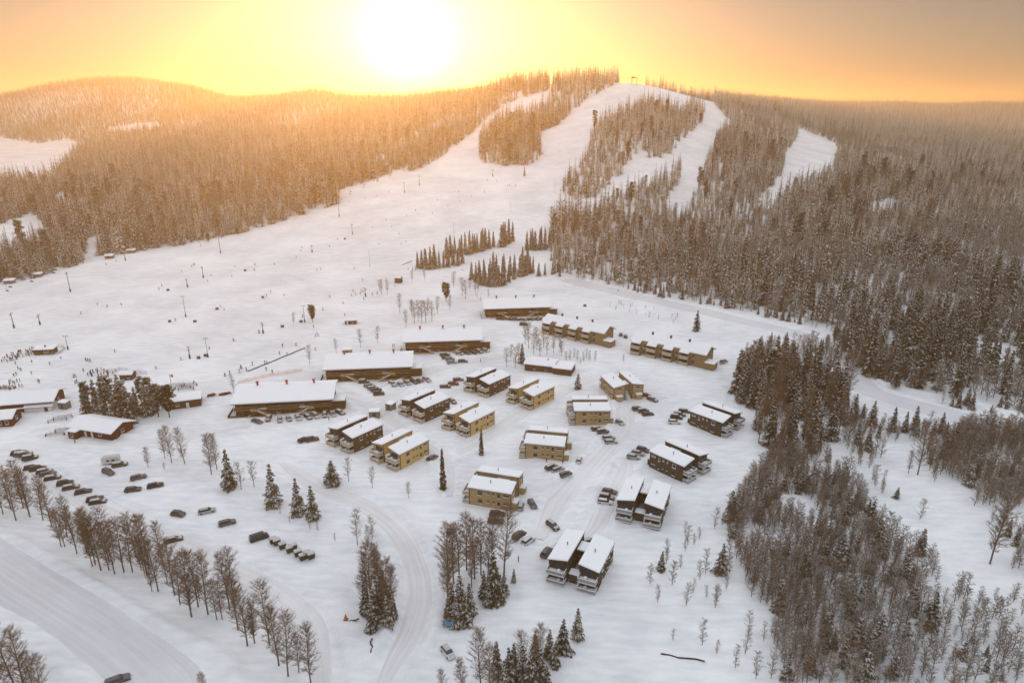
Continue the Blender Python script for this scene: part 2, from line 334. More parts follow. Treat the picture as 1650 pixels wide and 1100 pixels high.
# ------------------------------------------------------------------ palette
PAL = {'dark': (.085,.05,.026), 'olive': (.075,.058,.036), 'yellow': (.60,.40,.16), 'tan': (.41,.29,.15), 'lodge': (.085,.048,.022), 'brick_red': (.10,.022,.014), 'rowtan': (.27,.19,.10), 'red': (.10,.024,.015), 'grey': (.2,.18,.16), 'white': (.62,.62,.6), 'teal': (.12,.16,.17)}
def wallm(c): return mat('wall_'+c, PAL[c], .8, .2, noise=.18, nscale=1.3, stretch=(.4, .4, 4), planks=('Z', 2.2) if c != 'white' else None)
glass = mat('window_glass', (.03,.035,.04), .12, .6); frame_w = mat('frame_white', (.7,.69,.66), .5); frame_d = mat('frame_dark', (.05,.045,.04), .5)
rail_m = {'cream': mat('rail_cream', (.62,.53,.40), .6, noise=.1), 'white': mat('rail_white', (.62,.62,.62), .6, noise=.1)}
panel_m = {'cream': mat('panel_cream', (.42,.34,.24), .7, noise=.2, planks=('Z', 5)), 'white': mat('panel_grey', (.30,.29,.28), .6, noise=.2, planks=('Z', 5))}
dark = mat('dark_metal', (.03,.03,.03), .5); steel = mat('steel', (.25,.25,.25), .45, metal=.6, noise=.15); pole_m = mat('weathered_pole', (.16,.13,.10), .7, noise=.2)
furn = mat('snowy_furniture', (.10,.08,.07), .7)
# ------------------------------------------------------------------ twin apartment blocks
XI, XO, HL, ZO, ZI = 1.6, 6.25, 6.3, 5.5, 6.35
def window(parent, key, x, y, z, w_, h_, axis_, sgn, fm='frame_dark'):
    """axis 'x': wall facing +-x at x; axis 'y': wall facing +-y at y."""
    fm_ = frame_d if fm == 'frame_dark' else frame_w
    def P(u, d, zz): return (x+sgn*d, u, zz) if axis_ == 'x' else (u, y+sgn*d, zz)
    c = y if axis_ == 'x' else x
    def bx(b, u0, u1, z0, z1, d0, d1, m=0):
        if axis_ == 'x': b.box(min(x+sgn*d0, x+sgn*d1), max(x+sgn*d0, x+sgn*d1), u0, u1, z0, z1, m)
        else: b.box(u0, u1, min(y+sgn*d0, y+sgn*d1), max(y+sgn*d0, y+sgn*d1), z0, z1, m)
    def fr(b):
        t = .07
        bx(b, c-w_/2-t, c-w_/2, z-h_/2-t, z+h_/2+t, -.02, .07); bx(b, c+w_/2, c+w_/2+t, z-h_/2-t, z+h_/2+t, -.02, .07)
        bx(b, c-w_/2, c+w_/2, z-h_/2-t, z-h_/2, -.02, .07); bx(b, c-w_/2, c+w_/2, z+h_/2, z+h_/2+t, -.02, .07)
        bx(b, c-w_/2-t, c+w_/2+t, z-h_/2-t-.1, z-h_/2-t-.002, -.02, .20, 1)
    f = part(('wf', key, x, y, z, fm), 'window', parent, fr, [fm_, snow])
    part(('wp', key, x, y, z), 'pane', f, lambda b: bx(b, c-w_/2, c+w_/2, z-h_/2, z+h_/2, -.02, .03), glass)
def balcony(parent, key, x0, x1, y0, y1, z, style, posts=None):
    """floor between x0..x1, y0 (outer) .. y1 (wall); rail on three sides"""
    def fl(b):
        b.box(x0, x1, y0, y1, z-.22, z, 0); b.box(x0+.12, x1-.12, y0+.12, y1, z+.002, z+.16, 1)
    f = part(('bf', key, z, style), 'balcony', parent, fl, [rail_m[style], snow])
    def rl(b):
        for (a0, a1, b0, b1) in ((x0, x1, y0, y0+.07), (x0, x0+.07, y0+.07, y1), (x1-.07, x1, y0+.07, y1)):
            b.box(a0, a1, b0, b1, z+.92, z+1.08, 0); b.box(a0+.012, a1-.012, b0+.012, b1-.0, z+.16, z+.90, 1)
        b.box(x0-.02, x1+.02, y0-.02, y0+.09, z+1.083, z+1.15, 2); b.box(x0-.02, x0+.09, y0+.095, y1, z+1.083, z+1.15, 2); b.box(x1-.09, x1+.02, y0+.095, y1, z+1.083, z+1.15, 2)
    part(('br', key, z, style), 'railing', f, rl, [rail_m[style], panel_m[style], snow])
    return f
TW = {}
def twin(i, cx, cy_, ang, color, style, label, front_box, rear_box, stair):
    t = thing('apartment_building', (cx, cy_, 0), math.radians(ang-90), label, 'apartment building', 'two storey twin apartment buildings in the village')
    wm = wallm(color)
    for sg in (-1, 1):
        def wl(b):
            xi, xo = sg*XI, sg*XO; a = [(xi,-HL),(xo,-HL),(xo,HL),(xi,HL)]
            if sg < 0: a = a[::-1]
            zt = lambda x: ZI if abs(abs(x)-XI) < .01 else ZO
            b.hexa([(x, y, -1.2) for x, y in a], [(x, y, zt(x)) for x, y in a])
            for x in (xi, xo):
                for y in (-HL, HL): b.box(x-.09, x+.09, y-.09, y+.09, -1, zt(x)-.03, 1)
        part(('tw', sg, color), 'wall', t, wl, [wm, frame_d])
        def rf(b):
            k = (ZI-ZO)/(XO-XI); xi = sg*(XI-.3); xo = sg*(XO+.35); zi = ZI+.3*k; zo = ZO-.35*k; y0 = -HL-.55; y1 = HL+.3
            a = [(xi,y0,zi),(xo,y0,zo),(xo,y1,zo),(xi,y1,zi)]
            if sg < 0: a = a[::-1]
            b.slab([(x, y, z+.004) for x, y, z in a], .17, 0)
            b.slab([(x*1, y, z+.176) for x, y, z in a], .16, 1); b.slab([(x, y, z+.335) for x, y, z in a], .17, 1, .22)
        r = part(('tr', sg), 'roof', t, rf, [frame_d, snow])
        xc = sg*3.6; part(('tp', sg), 'vent_pipe', r, lambda b: (b.tube((xc, -.6, ZO+.5), (xc, -.6, ZO+1.65), .1, n=8), b.tube((xc, -.6, ZO+1.652), (xc, -.6, ZO+1.85), .17, n=8, m=0)), [dark])
        for zc, row in ((4.2, 1), (1.55, 0)):
            for (y, w_, h_) in ((-3.0, 1.15, 1.15), (-.5, .35, .5), (1.1, .5, .5), (2.7, .55, 1.15), (4.9, 1.5, .4)):
                window(t, ('t', sg), sg*XO, y, zc+(.35 if h_ < .6 else 0), w_, h_, 'x', sg, 'frame_white' if (row and color in ('dark', 'olive')) else 'frame_dark')
            window(t, ('tf', sg), sg*3.6, -HL, zc-.15+.05, 3.0, 2.0, 'y', -1, 'frame_dark')
            if row: window(t, ('tb', sg), sg*3.9, HL, zc+.5, 1.3, .45, 'y', 1)
            x0, x1 = sorted((sg*(XI+.12), sg*(XO-.05)))
            if style: balcony(t, ('tb', sg), x0, x1, -HL-2.15, -HL, 2.95 if row else .25, style)
        def ps(b):
            x0, x1 = sorted((sg*(XI+.12), sg*(XO-.05)))
            for x in (x0+.06, x1-.06): b.box(x-.05, x+.05, -HL-2.12, -HL-2.02, 1.41, 2.72)
            b.box(x0, x1, -HL-2.15, -HL-.01, -1, .02, 1)
        part(('tps', sg, style), 'balcony_post', t, ps, [rail_m[style], frame_d])
        for sx_, zf in ((3.4, 3.12), (3.4, .42)):
            ca, sa_ = math.cos(math.radians(ang-90)), math.sin(math.radians(ang-90)); lx, ly = sg*sx_, -HL-1.1
            o = thing('balcony_table', (cx+lx*ca-ly*sa_, cy_+lx*sa_+ly*ca, zf), 0, ' '.join((('upper' if zf > 2 else 'lower')+(' left' if sg < 0 else ' right')+' balcony table, snowy, '+label).split()[:16]), 'table', 'snow capped tables on the balconies')
            part(('tt',), 'tabletop', o, lambda b: b.tube((0,0,.62), (0,0,.68), .55, n=12), furn); part(('tl',), 'leg', o, lambda b: b.tube((0,0,0), (0,0,.62), .06, n=6), furn)
            part(('ts',), 'snow_cover', o, lambda b: b.tube((0,0,.683), (0,0,.84), .5, .36, n=12), snow)
        if rear_box:
            def sb(b):
                b.box(sg*4.2-1.2, sg*4.2+1.2, HL+.02, HL+1.5, -1, 2.1, 0); b.box(sg*4.2-1.3, sg*4.2+1.3, HL+.02, HL+1.6, 2.103, 2.45, 1)
            part(('sb', sg, color), 'storage_box', t, sb, [wm, snow])
    def lk_(b):
        b.box(-XI+.3+.0, XI-.3, .2, 3.6, 2.8, 3.0, 0); b.box(-XI+.02, XI-.02, .4, .55, 3.0, 4.0, 0); b.box(-XI+.02, XI-.02, 3.4, 3.55, -1, 5.0, 0)
        b.box(-XI+.32, XI-.32, 0, 3.8, 5.1, 5.25, 2); b.box(-XI+.34, XI-.34, .02, 3.78, 5.253, 5.6, 1)
    part(('lk', color), 'link_roof', t, lk_, [wm, snow, frame_d])
    if front_box:
        def fb(b): b.box(-1.15, 1.15, -HL+.3, -HL+2.2, -1, 2.5, 0); b.box(-1.25, 1.25, -HL+.2, -HL+2.3, 2.503, 2.8, 1)
        part(('fb', color), 'storage_box', t, fb, [wm, snow])
        part(('fbd',), 'door', t, lambda b: b.box(-.45, .45, -HL+.25, -HL+.298, .05, 2.05), frame_d)
    if stair:
        def st(b):
            for xx in (-.75, .75): b.hexa([(xx-.06, 3.6, 2.6), (xx+.06, 3.6, 2.6), (xx+.06, 7.6, -.2), (xx-.06, 7.6, -.2)], [(xx-.06, 3.6, 2.95), (xx+.06, 3.6, 2.95), (xx+.06, 7.6, .15), (xx-.06, 7.6, .15)])
            for k in range(12):
                y = 3.8+k*.32; z = 2.62-k*.225; b.box(-.69, .69, y, y+.27, z, z+.06, 1)
        part(('st',), 'staircase', t, st, [rail_m['cream'], snow])
    return t
TWINS = [
 (1, -53.8, 212.9, 51.5, 'dark', 'cream', 'dark brown twin block at the left end of the row nearest the round bushy tree', 1, 0, 0),
 (2, -36.5, 201.7, 51.5, 'yellow', 'cream', 'yellow timber twin block nearest the bare saplings, lower right of the dark brown one', 1, 0, 0),
 (3, -32.6, 236.4, 50, 'dark', 'cream', 'dark brown twin block with small grey shed behind its left balcony', 1, 0, 0),
 (4, -15.3, 224.6, 50, 'yellow', 'cream', 'yellow timber twin block directly behind the slender lone spruce', 1, 0, 0),
 (5, -9.6, 259.3, 49.5, 'dark', 'cream', 'dark brown twin block beside the red car, farthest up the slanting rows', 1, 0, 0),
 (6, 7.7, 247.5, 49, 'yellow', 'cream', 'yellow timber twin block facing the long low brown house', 1, 0, 0),
 (7, 44.3, 254.3, -74.4, 'tan', 'cream', 'tan twin block showing its rear end with outdoor stairs between the halves', 0, 1, 1),
 (8, 29.2, 231.6, 0.6, 'tan', 'cream', 'tan twin block seen side on, just below the one with outdoor stairs', 0, 1, 0),
 (9, 11.8, 205.3, -11.2, 'tan', 'cream', 'tan twin block with person standing at its wall and three cars below', 0, 1, 0),
 (10, -4.6, 177.3, -16.7, 'tan', 'cream', 'tan twin block nearest the tall bare birches, two cars off its corner', 0, 1, 0),
 (11, 73.5, 224.6, 133, 'olive', 'white', 'dark twin block beside the snowy spruce stand', 0, 1, 0),
 (12, 53.1, 194.1, 131, 'olive', 'white', 'dark twin block between two others, its balconies facing the snowy slope', 0, 1, 0),
 (13, 37.8, 170.1, 68, 'olive', 'white', 'dark twin block facing the viewer with three cars along its left side', 1, 0, 0),
 (14, 17.4, 143.5, 66, 'olive', 'white', 'dark twin block nearest the viewer with glass front balconies', 1, 0, 0)]
for a in TWINS: twin(*a)
# ------------------------------------------------------------------ long lodges
def lodge(pl, pr, L_, label, annex=True, px=None):
    x0, y0 = at0(*pl); x1, y1 = at0(*pr); ang = math.atan2(y1-y0, x1-x0); L = L_
    t = thing('lodge', (x0, y0, 0), ang, label, 'lodge', 'long brown timber lodges in a row'); wm = wallm('lodge'); D = 13.
    part(('lw',), 'wall', t, lambda b: (b.hexa([(0,0,-1),(L,0,-1),(L,D,-1),(0,D,-1)], [(0,0,5.4),(L,0,5.4),(L,D,6.6),(0,D,6.6)]),
        b.hexa([(0.002,.01,5.403),(L-.002,.01,5.403),(L-.002,D-.01,6.603),(.002,D-.01,6.603)], [(0.002,9.4,7.6),(L-.002,9.4,7.6),(L-.002,9.6,7.6),(.002,9.6,7.6)])), wm)
    def rf(b):
        for (ya, za, yb, zb) in ((-1.5, 5.25, 9.5, 7.75), (9.5, 7.75, 14.0, 6.7)):
            b.slab([(-1.1,ya,za),(L+1.1,ya,za),(L+1.1,yb,zb),(-1.1,yb,zb)], .2, 0); b.slab([(-1.1,ya,za+.203),(L+1.1,ya,za+.203),(L+1.1,yb,zb+.203),(-1.1,yb,zb+.203)], .42, 1)
    r = part(('lr',), 'roof', t, rf, [frame_d, snow])
    redm = mat('chimney_red', (.32,.05,.02), .6)
    for k, xx in enumerate((L*.19, L*.5, L*.79)):
        part(('lc', k), 'chimney', r, lambda b: (b.box(xx-.3, xx+.3, 9.2, 9.8, 7.6, 9.2), b.hexa([(xx-.3,9.2,9.203),(xx+.3,9.2,9.203),(xx+.3,9.8,9.203),(xx-.3,9.8,9.203)], [(xx-.6,8.9,9.8),(xx+.6,8.9,9.8),(xx+.6,10.1,9.8),(xx-.6,10.1,9.8)])), redm)
    lt = mat('light_board', (.36,.25,.15), .7, noise=.15)
    def ga(b):
        b.box(0.0, L, -1.3, -.003, 2.75, 2.95, 0); b.box(.05, L-.05, -1.25, -.003, 2.953, 3.05, 2)
        for xa, xb in ((0, L*.24), (L*.34, L*.66), (L*.76, L)): b.box(xa, xb, -1.36, -1.3, 3.0, 3.95, 1); b.box(xa, xb, -1.40, -1.3, 3.953, 4.05, 0)
        for k in range(13): xx = .1+k*(L-.2)/12; b.box(xx-.06, xx+.06, -1.5, -1.38, -.2, 5.3, 1)
    part(('lg',), 'gallery', t, ga, [lt, wm, snow])
    for sg, xs_ in ((1, L*.24), (-1, L*.76)):
        def st(b):
            xe = xs_+sg*5.2
            for yy in (-2.75, -1.65):
                a, c = sorted((xs_, xe)); za, zb = (2.9, -.1) if sg > 0 else (-.1, 2.9)
                b.hexa([(a,yy-.06,za-.3),(c,yy-.06,zb-.3),(c,yy+.06,zb-.3),(a,yy+.06,za-.3)], [(a,yy-.06,za+.05),(c,yy-.06,zb+.05),(c,yy+.06,zb+.05),(a,yy+.06,za+.05)])
                b.hexa([(a,yy-.05,za+.85),(c,yy-.05,zb+.85),(c,yy+.05,zb+.85),(a,yy+.05,za+.85)], [(a,yy-.05,za+1.0),(c,yy-.05,zb+1.0),(c,yy+.05,zb+1.0),(a,yy+.05,za+1.0)])
            for k in range(13): xx = xs_+sg*(.2+k*.38); z = 2.75-k*.22; b.box(xx-.16, xx+.16, -2.69, -1.71, z-.05, z+.04, 1)
            a, c = sorted((xs_, xs_-sg*2.2)); b.box(a, c, -2.85, -1.42, 2.75, 2.93, 0); b.box(a, c, -2.85, -2.78, 2.95, 3.95, 0)
        part(('ls', sg), 'staircase', t, st, [lt, snow])
    for row, zc in ((0, 1.35), (1, 4.1)):
        for k in range(8):
            xx = 2.4+k*(L-4.8)/7
            if k % 2: window(t, ('lw', k), xx, 0, zc+.1, 1.3, 1.1, 'y', -1)
            else:
                part(('ld', k, row), 'door', t, lambda b: b.box(xx-.5, xx+.5, -.06, -.002, zc-1.1, zc+1.0), mat('door_wood', (.13,.07,.035), .6))
    part(('lb',), 'deck', t, lambda b: (b.box(-2.4, L*.36, -1.9, -.003, -1, .22, 0), b.box(-2.5, -2.402, -1.9, 6, -1, 1.1, 0), b.box(-2.4, L*.36, -1.98, -1.902, -.1, .5, 1)), [wm, lt])
    part(('lb2',), 'deck', t, lambda b: (b.box(L*.64, L+.5, -1.9, -.003, -1, .22, 0), b.box(L*.64, L+.5, -1.98, -1.902, -.1, .5, 1)), [wm, lt])
    if annex:
        part(('la',), 'annex', t, lambda b: (b.box(L+.003, L+4.6, 1.5, 6.5, -1, 3.5, 0), b.box(L+.003, L+4.9, 1.1, 6.9, 3.503, 3.65, 0), b.box(L+.003, L+4.85, 1.15, 6.85, 3.653, 4.05, 1)), [wm, snow])
LL = 35.2
lodge((380.6,670.6), (532.7,662.7), LL, 'long brown lodge with snow roof, leftmost and nearest of the four, ten cars in front')
lodge((526.7,613.8), (659,608.7), LL, 'long brown lodge with snow roof, second nearest, behind the first one')
lodge((654,568), (773.6,564.2), LL, 'long brown lodge with snow roof, third one back, below the bare birch clump')
lodge((782.7,512.5), (893,509), LL, 'long brown lodge farthest back of the four, partly behind the tan row house')
# ------------------------------------------------------------------ row houses
def rowhouse(pl, pr, label, first):
    x0, y0 = at0(*pl); x1, y1 = at0(*pr); ang = math.atan2(y1-y0, x1-x0); L = math.hypot(x1-x0, y1-y0)
    key = round(L, 1); t = thing('row_house', (x0, y0, 0), ang, label, 'row house', 'tan row houses with stepped snow roofs'); wm = wallm('rowtan'); D = 10.; n = 4; bw = L/(n+.55)
    E, R = 6.1, 8.3; slope = (R-E)/(D/2)
    part(('rw', key), 'wall', t, lambda b: (b.hexa([(0,0,-1),(L,0,-1),(L,D,-1),(0,D,-1)], [(0,0,E),(L,0,E),(L,D,E),(0,D,E)]),
        b.hexa([(.002,.01,E+.003),(L-.002,.01,E+.003),(L-.002,D-.01,E+.003),(.002,D-.01,E+.003)], [(.002,D/2-.1,R),(L-.002,D/2-.1,R),(L-.002,D/2+.1,R),(.002,D/2+.1,R)])), wm)
    def rf(b):
        yr = D/2; seg = [(-.8, .45, -.6)]
        for k in range(n):
            a = .45+k*bw; seg += [(a, a+bw*.58, -1.7), (a+bw*.58, a+bw, .5)]
        seg[-1] = (seg[-1][0], L+.6, -.5)
        for a, c, yf in seg:
            zf = R+.1-(yr-yf)*slope; pts = [(a,yf,zf),(c,yf,zf),(c,yr,R+.1),(a,yr,R+.1)]
            b.slab(pts, .18, 0); b.slab([(x,y,z+.183) for x, y, z in pts], .40, 1)
        pts = [(-.8,yr,R+.1),(L+.8,yr,R+.1),(L+.8,D+1.2,R+.1-(yr+1.2)*slope),(-.8,D+1.2,R+.1-(yr+1.2)*slope)]
        b.slab(pts, .18, 0); b.slab([(x,y,z+.183) for x, y, z in pts], .40, 1)
    r = part(('rr', key), 'roof', t, rf, [wm, snow])
    for k in range(3):
        xx = bw*(1.0+k*1.15); part(('rc', key, k), 'chimney', r, lambda b: (b.box(xx-.35, xx+.35, D/2+.3, D/2+1, 7.9, 9.9), b.box(xx-.5, xx+.5, D/2+.15, D/2+1.15, 9.903, 10.05)), dark)
    for k in range(n):
        a = .45+k*bw; part(('rf', key, k), 'partition', t, lambda b: (b.box(a-.1, a+.1, -1.9, -.003, -1, 5.2), b.box(a+bw*.58-.1, a+bw*.58+.1, -1.9, -.003, -1, 5.2)), wm)
        for z in (.35, 3.3):
            balcony(t, ('rb', key, k), a+.12, a+bw*.58-.12, -2.3, -.003, z, 'cream')
            window(t, ('rw', key, k), a+bw*.29, 0, z+1.15, bw*.34, 1.9, 'y', -1)
            window(t, ('rx', key, k), a+bw*.79, 0, z+1.2, .9, 1.5, 'y', -1)
    for z in (4.4, 5.6)[:1]: window(t, ('re', key, z), L, 5.5, z, 1.0, 1.2, 'x', 1)
    part(('ra', key), 'annex', t, lambda b: (b.box(L+.003, L+4.2, -.5, 4.5, -1, 2.7, 0), b.box(L+.003, L+4.5, -.8, 4.8, 2.703, 2.85, 0), b.box(L+.003, L+4.45, -.75, 4.75, 2.853, 3.25, 1)), [wm, snow])
rowhouse((875.5,535.6), (972,557), 'tan row house overlapping the farthest lodge, four balcony bays', 1)
rowhouse((1017,567.6), (1135,593.3), 'tan row house below the lone dark spruce, right of the other row house', 0)
# ------------------------------------------------------------------ other houses
def house(name, x, y, ang, L, W, h, ridge, col, label, cat, over=.5, thick=.35, feats=(), gable=True, group=None):
    """centre x,y; long axis along local x"""
    z0 = hz(x, y); t = thing(name, (x, y, z0), math.radians(ang), label, cat, group); wm = wallm(col); hx, hy = L/2, W/2
    def wl(b):
        b.box(-hx, hx, -hy, hy, -1.5, h)
        if gable: b.hexa([(-hx+.002,-hy+.01,h+.002),(hx-.002,-hy+.01,h+.002),(hx-.002,hy-.01,h+.002),(-hx+.002,hy-.01,h+.002)], [(-hx+.002,-.05,h+ridge),(hx-.002,-.05,h+ridge),(hx-.002,.05,h+ridge),(-hx+.002,.05,h+ridge)])
    k = (name, x, y); part((k, 'w'), 'wall', t, wl, wm)
    def rf(b):
        ox, oy = hx+over, hy+over
        if gable:
            sl = ridge/hy
            for s_ in (-1, 1):
                pts = [(-ox,s_*oy,h-over*sl+.04),(ox,s_*oy,h-over*sl+.04),(ox,0,h+ridge+.04),(-ox,0,h+ridge+.04)]
                if s_ > 0: pts = pts[::-1]
                b.slab(pts, .12, 0); b.slab([(p[0],p[1],p[2]+.123) for p in pts], thick, 1)
        else:
            pts = [(-ox,-oy,h+.01),(ox,-oy,h+.01),(ox,oy,h+.01+ridge),(-ox,oy,h+.01+ridge)]; b.slab(pts, .14, 0); b.slab([(p[0],p[1],p[2]+.143) for p in pts], thick*.5, 1); b.slab([(p[0],p[1],p[2]+.143+thick*.5) for p in pts], thick*.5, 1, .15)
    r = part((k, 'r'), 'roof', t, rf, [frame_d, snow])
    for i, f in enumerate(feats):
        if f[0] == 'w': window(t, (k, i), *f[1:])
        elif f[0] == 'd': part((k, i), 'door', t, (lambda q: lambda b: b.box(*q))(f[1:7]), frame_w if f[7] == 'w' else frame_d)
        elif f[0] == 'box': part((k, i), f[8], t, (lambda q: lambda b: (b.box(*q), b.box(q[0]-.2, q[1]+.2, q[2]-.2, q[3]+.2, q[5]+.003, q[5]+.4, 1)))(f[1:7]), [wallm(f[7]), snow])
        elif f[0] == 'pipe': part((k, i), 'chimney', r, (lambda q: lambda b: b.box(q[0]-.25, q[0]+.25, q[1]-.25, q[1]+.25, q[2], q[2]+1.3))(f[1:4]), dark)
    return t
X, Y = at0(880, 588, 2); house('house', X-2, Y+1, -17, 13, 8.5, 3, .9, 'lodge', 'long low brown house with stepped snow roof, left half', 'house', feats=[('w', -2, -4.25, 1.6, 1.2, 1, 'y', -1), ('w', 3, -4.25, 1.6, 1.2, 1, 'y', -1), ('pipe', 3, 0, 3.5), ('box', 6.503, 14.5, -5.6, 3.4, -1.5, 3.0, 'lodge', 'wing')])
X, Y = at0(160, 690, 2); house('house', X, Y+1.5, -16, 18, 9.5, 2.9, 1.7, 'red', 'dark red timber house with broad snow roof below the pine clump', 'house', over=.9, feats=[('box', -7.2, -3.8, -7.4, -4.753, -1.5, 2.5, 'red', 'porch'), ('d', -2.9, -1.9, -4.8, -4.752, 0, 2.1, 'w'), ('d', 0, .9, -4.8, -4.752, 0, 2.1, 'w'), ('w', 4, -4.75, 1.6, 1.4, 1, 'y', -1, 'frame_white'), ('w', -5.5, -7.4, 1.3, .8, 1.2, 'y', -1, 'frame_white'), ('w', 9, 0, 1.7, 1.2, 1, 'x', 1, 'frame_white')])
X, Y = at0(22, 650, 3); house('restaurant', X+1, Y+4, 12, 24, 11, 3.6, 2.0, 'red', 'large red building with broad snow roof beside the crowd at the left edge', 'building', over=1.0, feats=[('w', 6, -5.5, 2, 1.2, 1.2, 'y', -1, 'frame_white'), ('w', 9, -5.5, 2, 1.2, 1.2, 'y', -1, 'frame_white'), ('w', 3, -5.5, 2, 1.2, 1.2, 'y', -1, 'frame_white'), ('w', 12, 0, 2, 1.2, 1.2, 'x', 1, 'frame_white')])
X, Y = at0(10, 672, 2); house('cottage', X-3, Y-1, 14, 13, 8, 3.0, 1.5, 'red', 'red cottage with white windows at the left edge', 'house', over=.7, feats=[('w', 2.5, -4, 1.5, 1.2, 1.4, 'y', -1, 'frame_white'), ('w', 4.9, -4, 1.5, 1.0, 1.4, 'y', -1, 'frame_white'), ('w', 6.5, 0, 1.7, 1.3, 1.2, 'x', 1, 'frame_white'), ('w', -.5, -4, 1.5, 1.2, 1.4, 'y', -1, 'frame_white')])
X, Y = at0(66, 656, 1); house('tent', X, Y, 12, 9.5, 4.5, 2.0, .9, 'white', 'white tent shelter against the large red building', 'tent', over=.2, thick=.2, feats=[('d', 2, 3.2, -2.3, -2.252, 0, 1.8, 'd')])
X, Y = at0(105, 657); house('kiosk', X, Y, -8, 3.4, 2.6, 2.5, .15, 'grey', 'small grey kiosk standing alone right of the white tent', 'kiosk', gable=False, over=.1, feats=[('d', -.5, .4, -1.35, -1.302, 0, 2, 'd')])
X, Y = at0(300, 655); house('hut', X-.5, Y+2, 20, 10.5, 6.5, 2.9, .4, 'lodge', 'dark hut with flat snow roof right of the pine clump', 'hut', gable=False, over=.4, feats=[('d', 0, 1.1, -3.3, -3.252, 0, 2.1, 'w'), ('w', -3, -3.25, 1.6, 1.2, .8, 'y', -1, 'frame_white')])
X, Y = at0(71, 572); house('lift_hut', X, Y+2, 8, 8, 4.5, 2.4, .3, 'lodge', 'dark lift hut with crowd queueing at its left', 'hut', gable=False, over=.5, feats=[('w', 1, -2.25, 1.5, 2, .9, 'y', -1, 'frame_white'), ('pipe', 0, 0, 2.6)])
X, Y = at0(205, 612); house('lift_hut', X, Y+1, 6, 5, 4, 2.4, .9, 'lodge', 'small dark lift hut behind the pine clump by the blue netting', 'hut', over=.3, feats=[('w', 1, -2, 1.5, 1.2, .9, 'y', -1)])
X, Y = at0(565, 522); house('cabin', X, Y+1, 12, 6, 3, 2, .7, 'lodge', 'tiny dark cabin alone on the snow at the foot of the slope', 'cabin', over=.4, feats=[('d', -2.2, -1.4, -1.55, -1.502, 0, 1.8, 'w'), ('w', 1, -1.5, 1.2, 1.2, .7, 'y', -1)])
X, Y = at0(643, 462); house('cabin', X, Y, -15, 4, 3, 3, .6, 'dark', 'small brown cabin beside a lift pole above the birches', 'cabin', over=.2, feats=[('d', -.5, .4, -1.55, -1.502, 0, 2, 'd')])
X, Y = at0(560, 571); house('shed', X, Y, 8, 4.2, 3, 2.4, .3, 'tan', 'tan shed behind the roof of the second long lodge', 'shed', gable=False, over=.1, thick=.15, feats=[('d', -.5, .5, -1.55, -1.502, 0, 2, 'd')])
X, Y = at0(604, 671); house('shed', X, Y, 4, 3.8, 2.8, 2.2, .2, 'grey', 'grey shed standing free behind the leftmost dark brown twin block', 'shed', gable=False, over=.1, thick=.25, feats=[('d', -.5, .5, -1.45, -1.402, 0, 1.9, 'd')])
X, Y = at0(630, 660); house('shed', X, Y, -28, 3.0, 2.8, 2.0, .2, 'grey', 'grey shed half hidden by a brown balcony', 'shed', gable=False, over=.1, thick=.25, feats=[('d', -.5, .5, -1.45, -1.402, 0, 1.8, 'd')])
for k, (px, py, lb) in enumerate([(16,457,'farthest left of the four'), (60,446,'second from the left'), (177,417,'third from the left, right of the forest gap'), (212,409,'farthest right of the four')]):
    X, Y = at(px, py); house('warming_hut', X, Y, 12, 5.5, 3.2, 1.9, .5, 'grey', 'small hut at the forest edge, '+lb, 'hut', gable=False, over=.4, thick=.5, feats=[('w', 0, -1.6, 1.1, 2, .7, 'y', -1)], group='small huts along the forest edge')
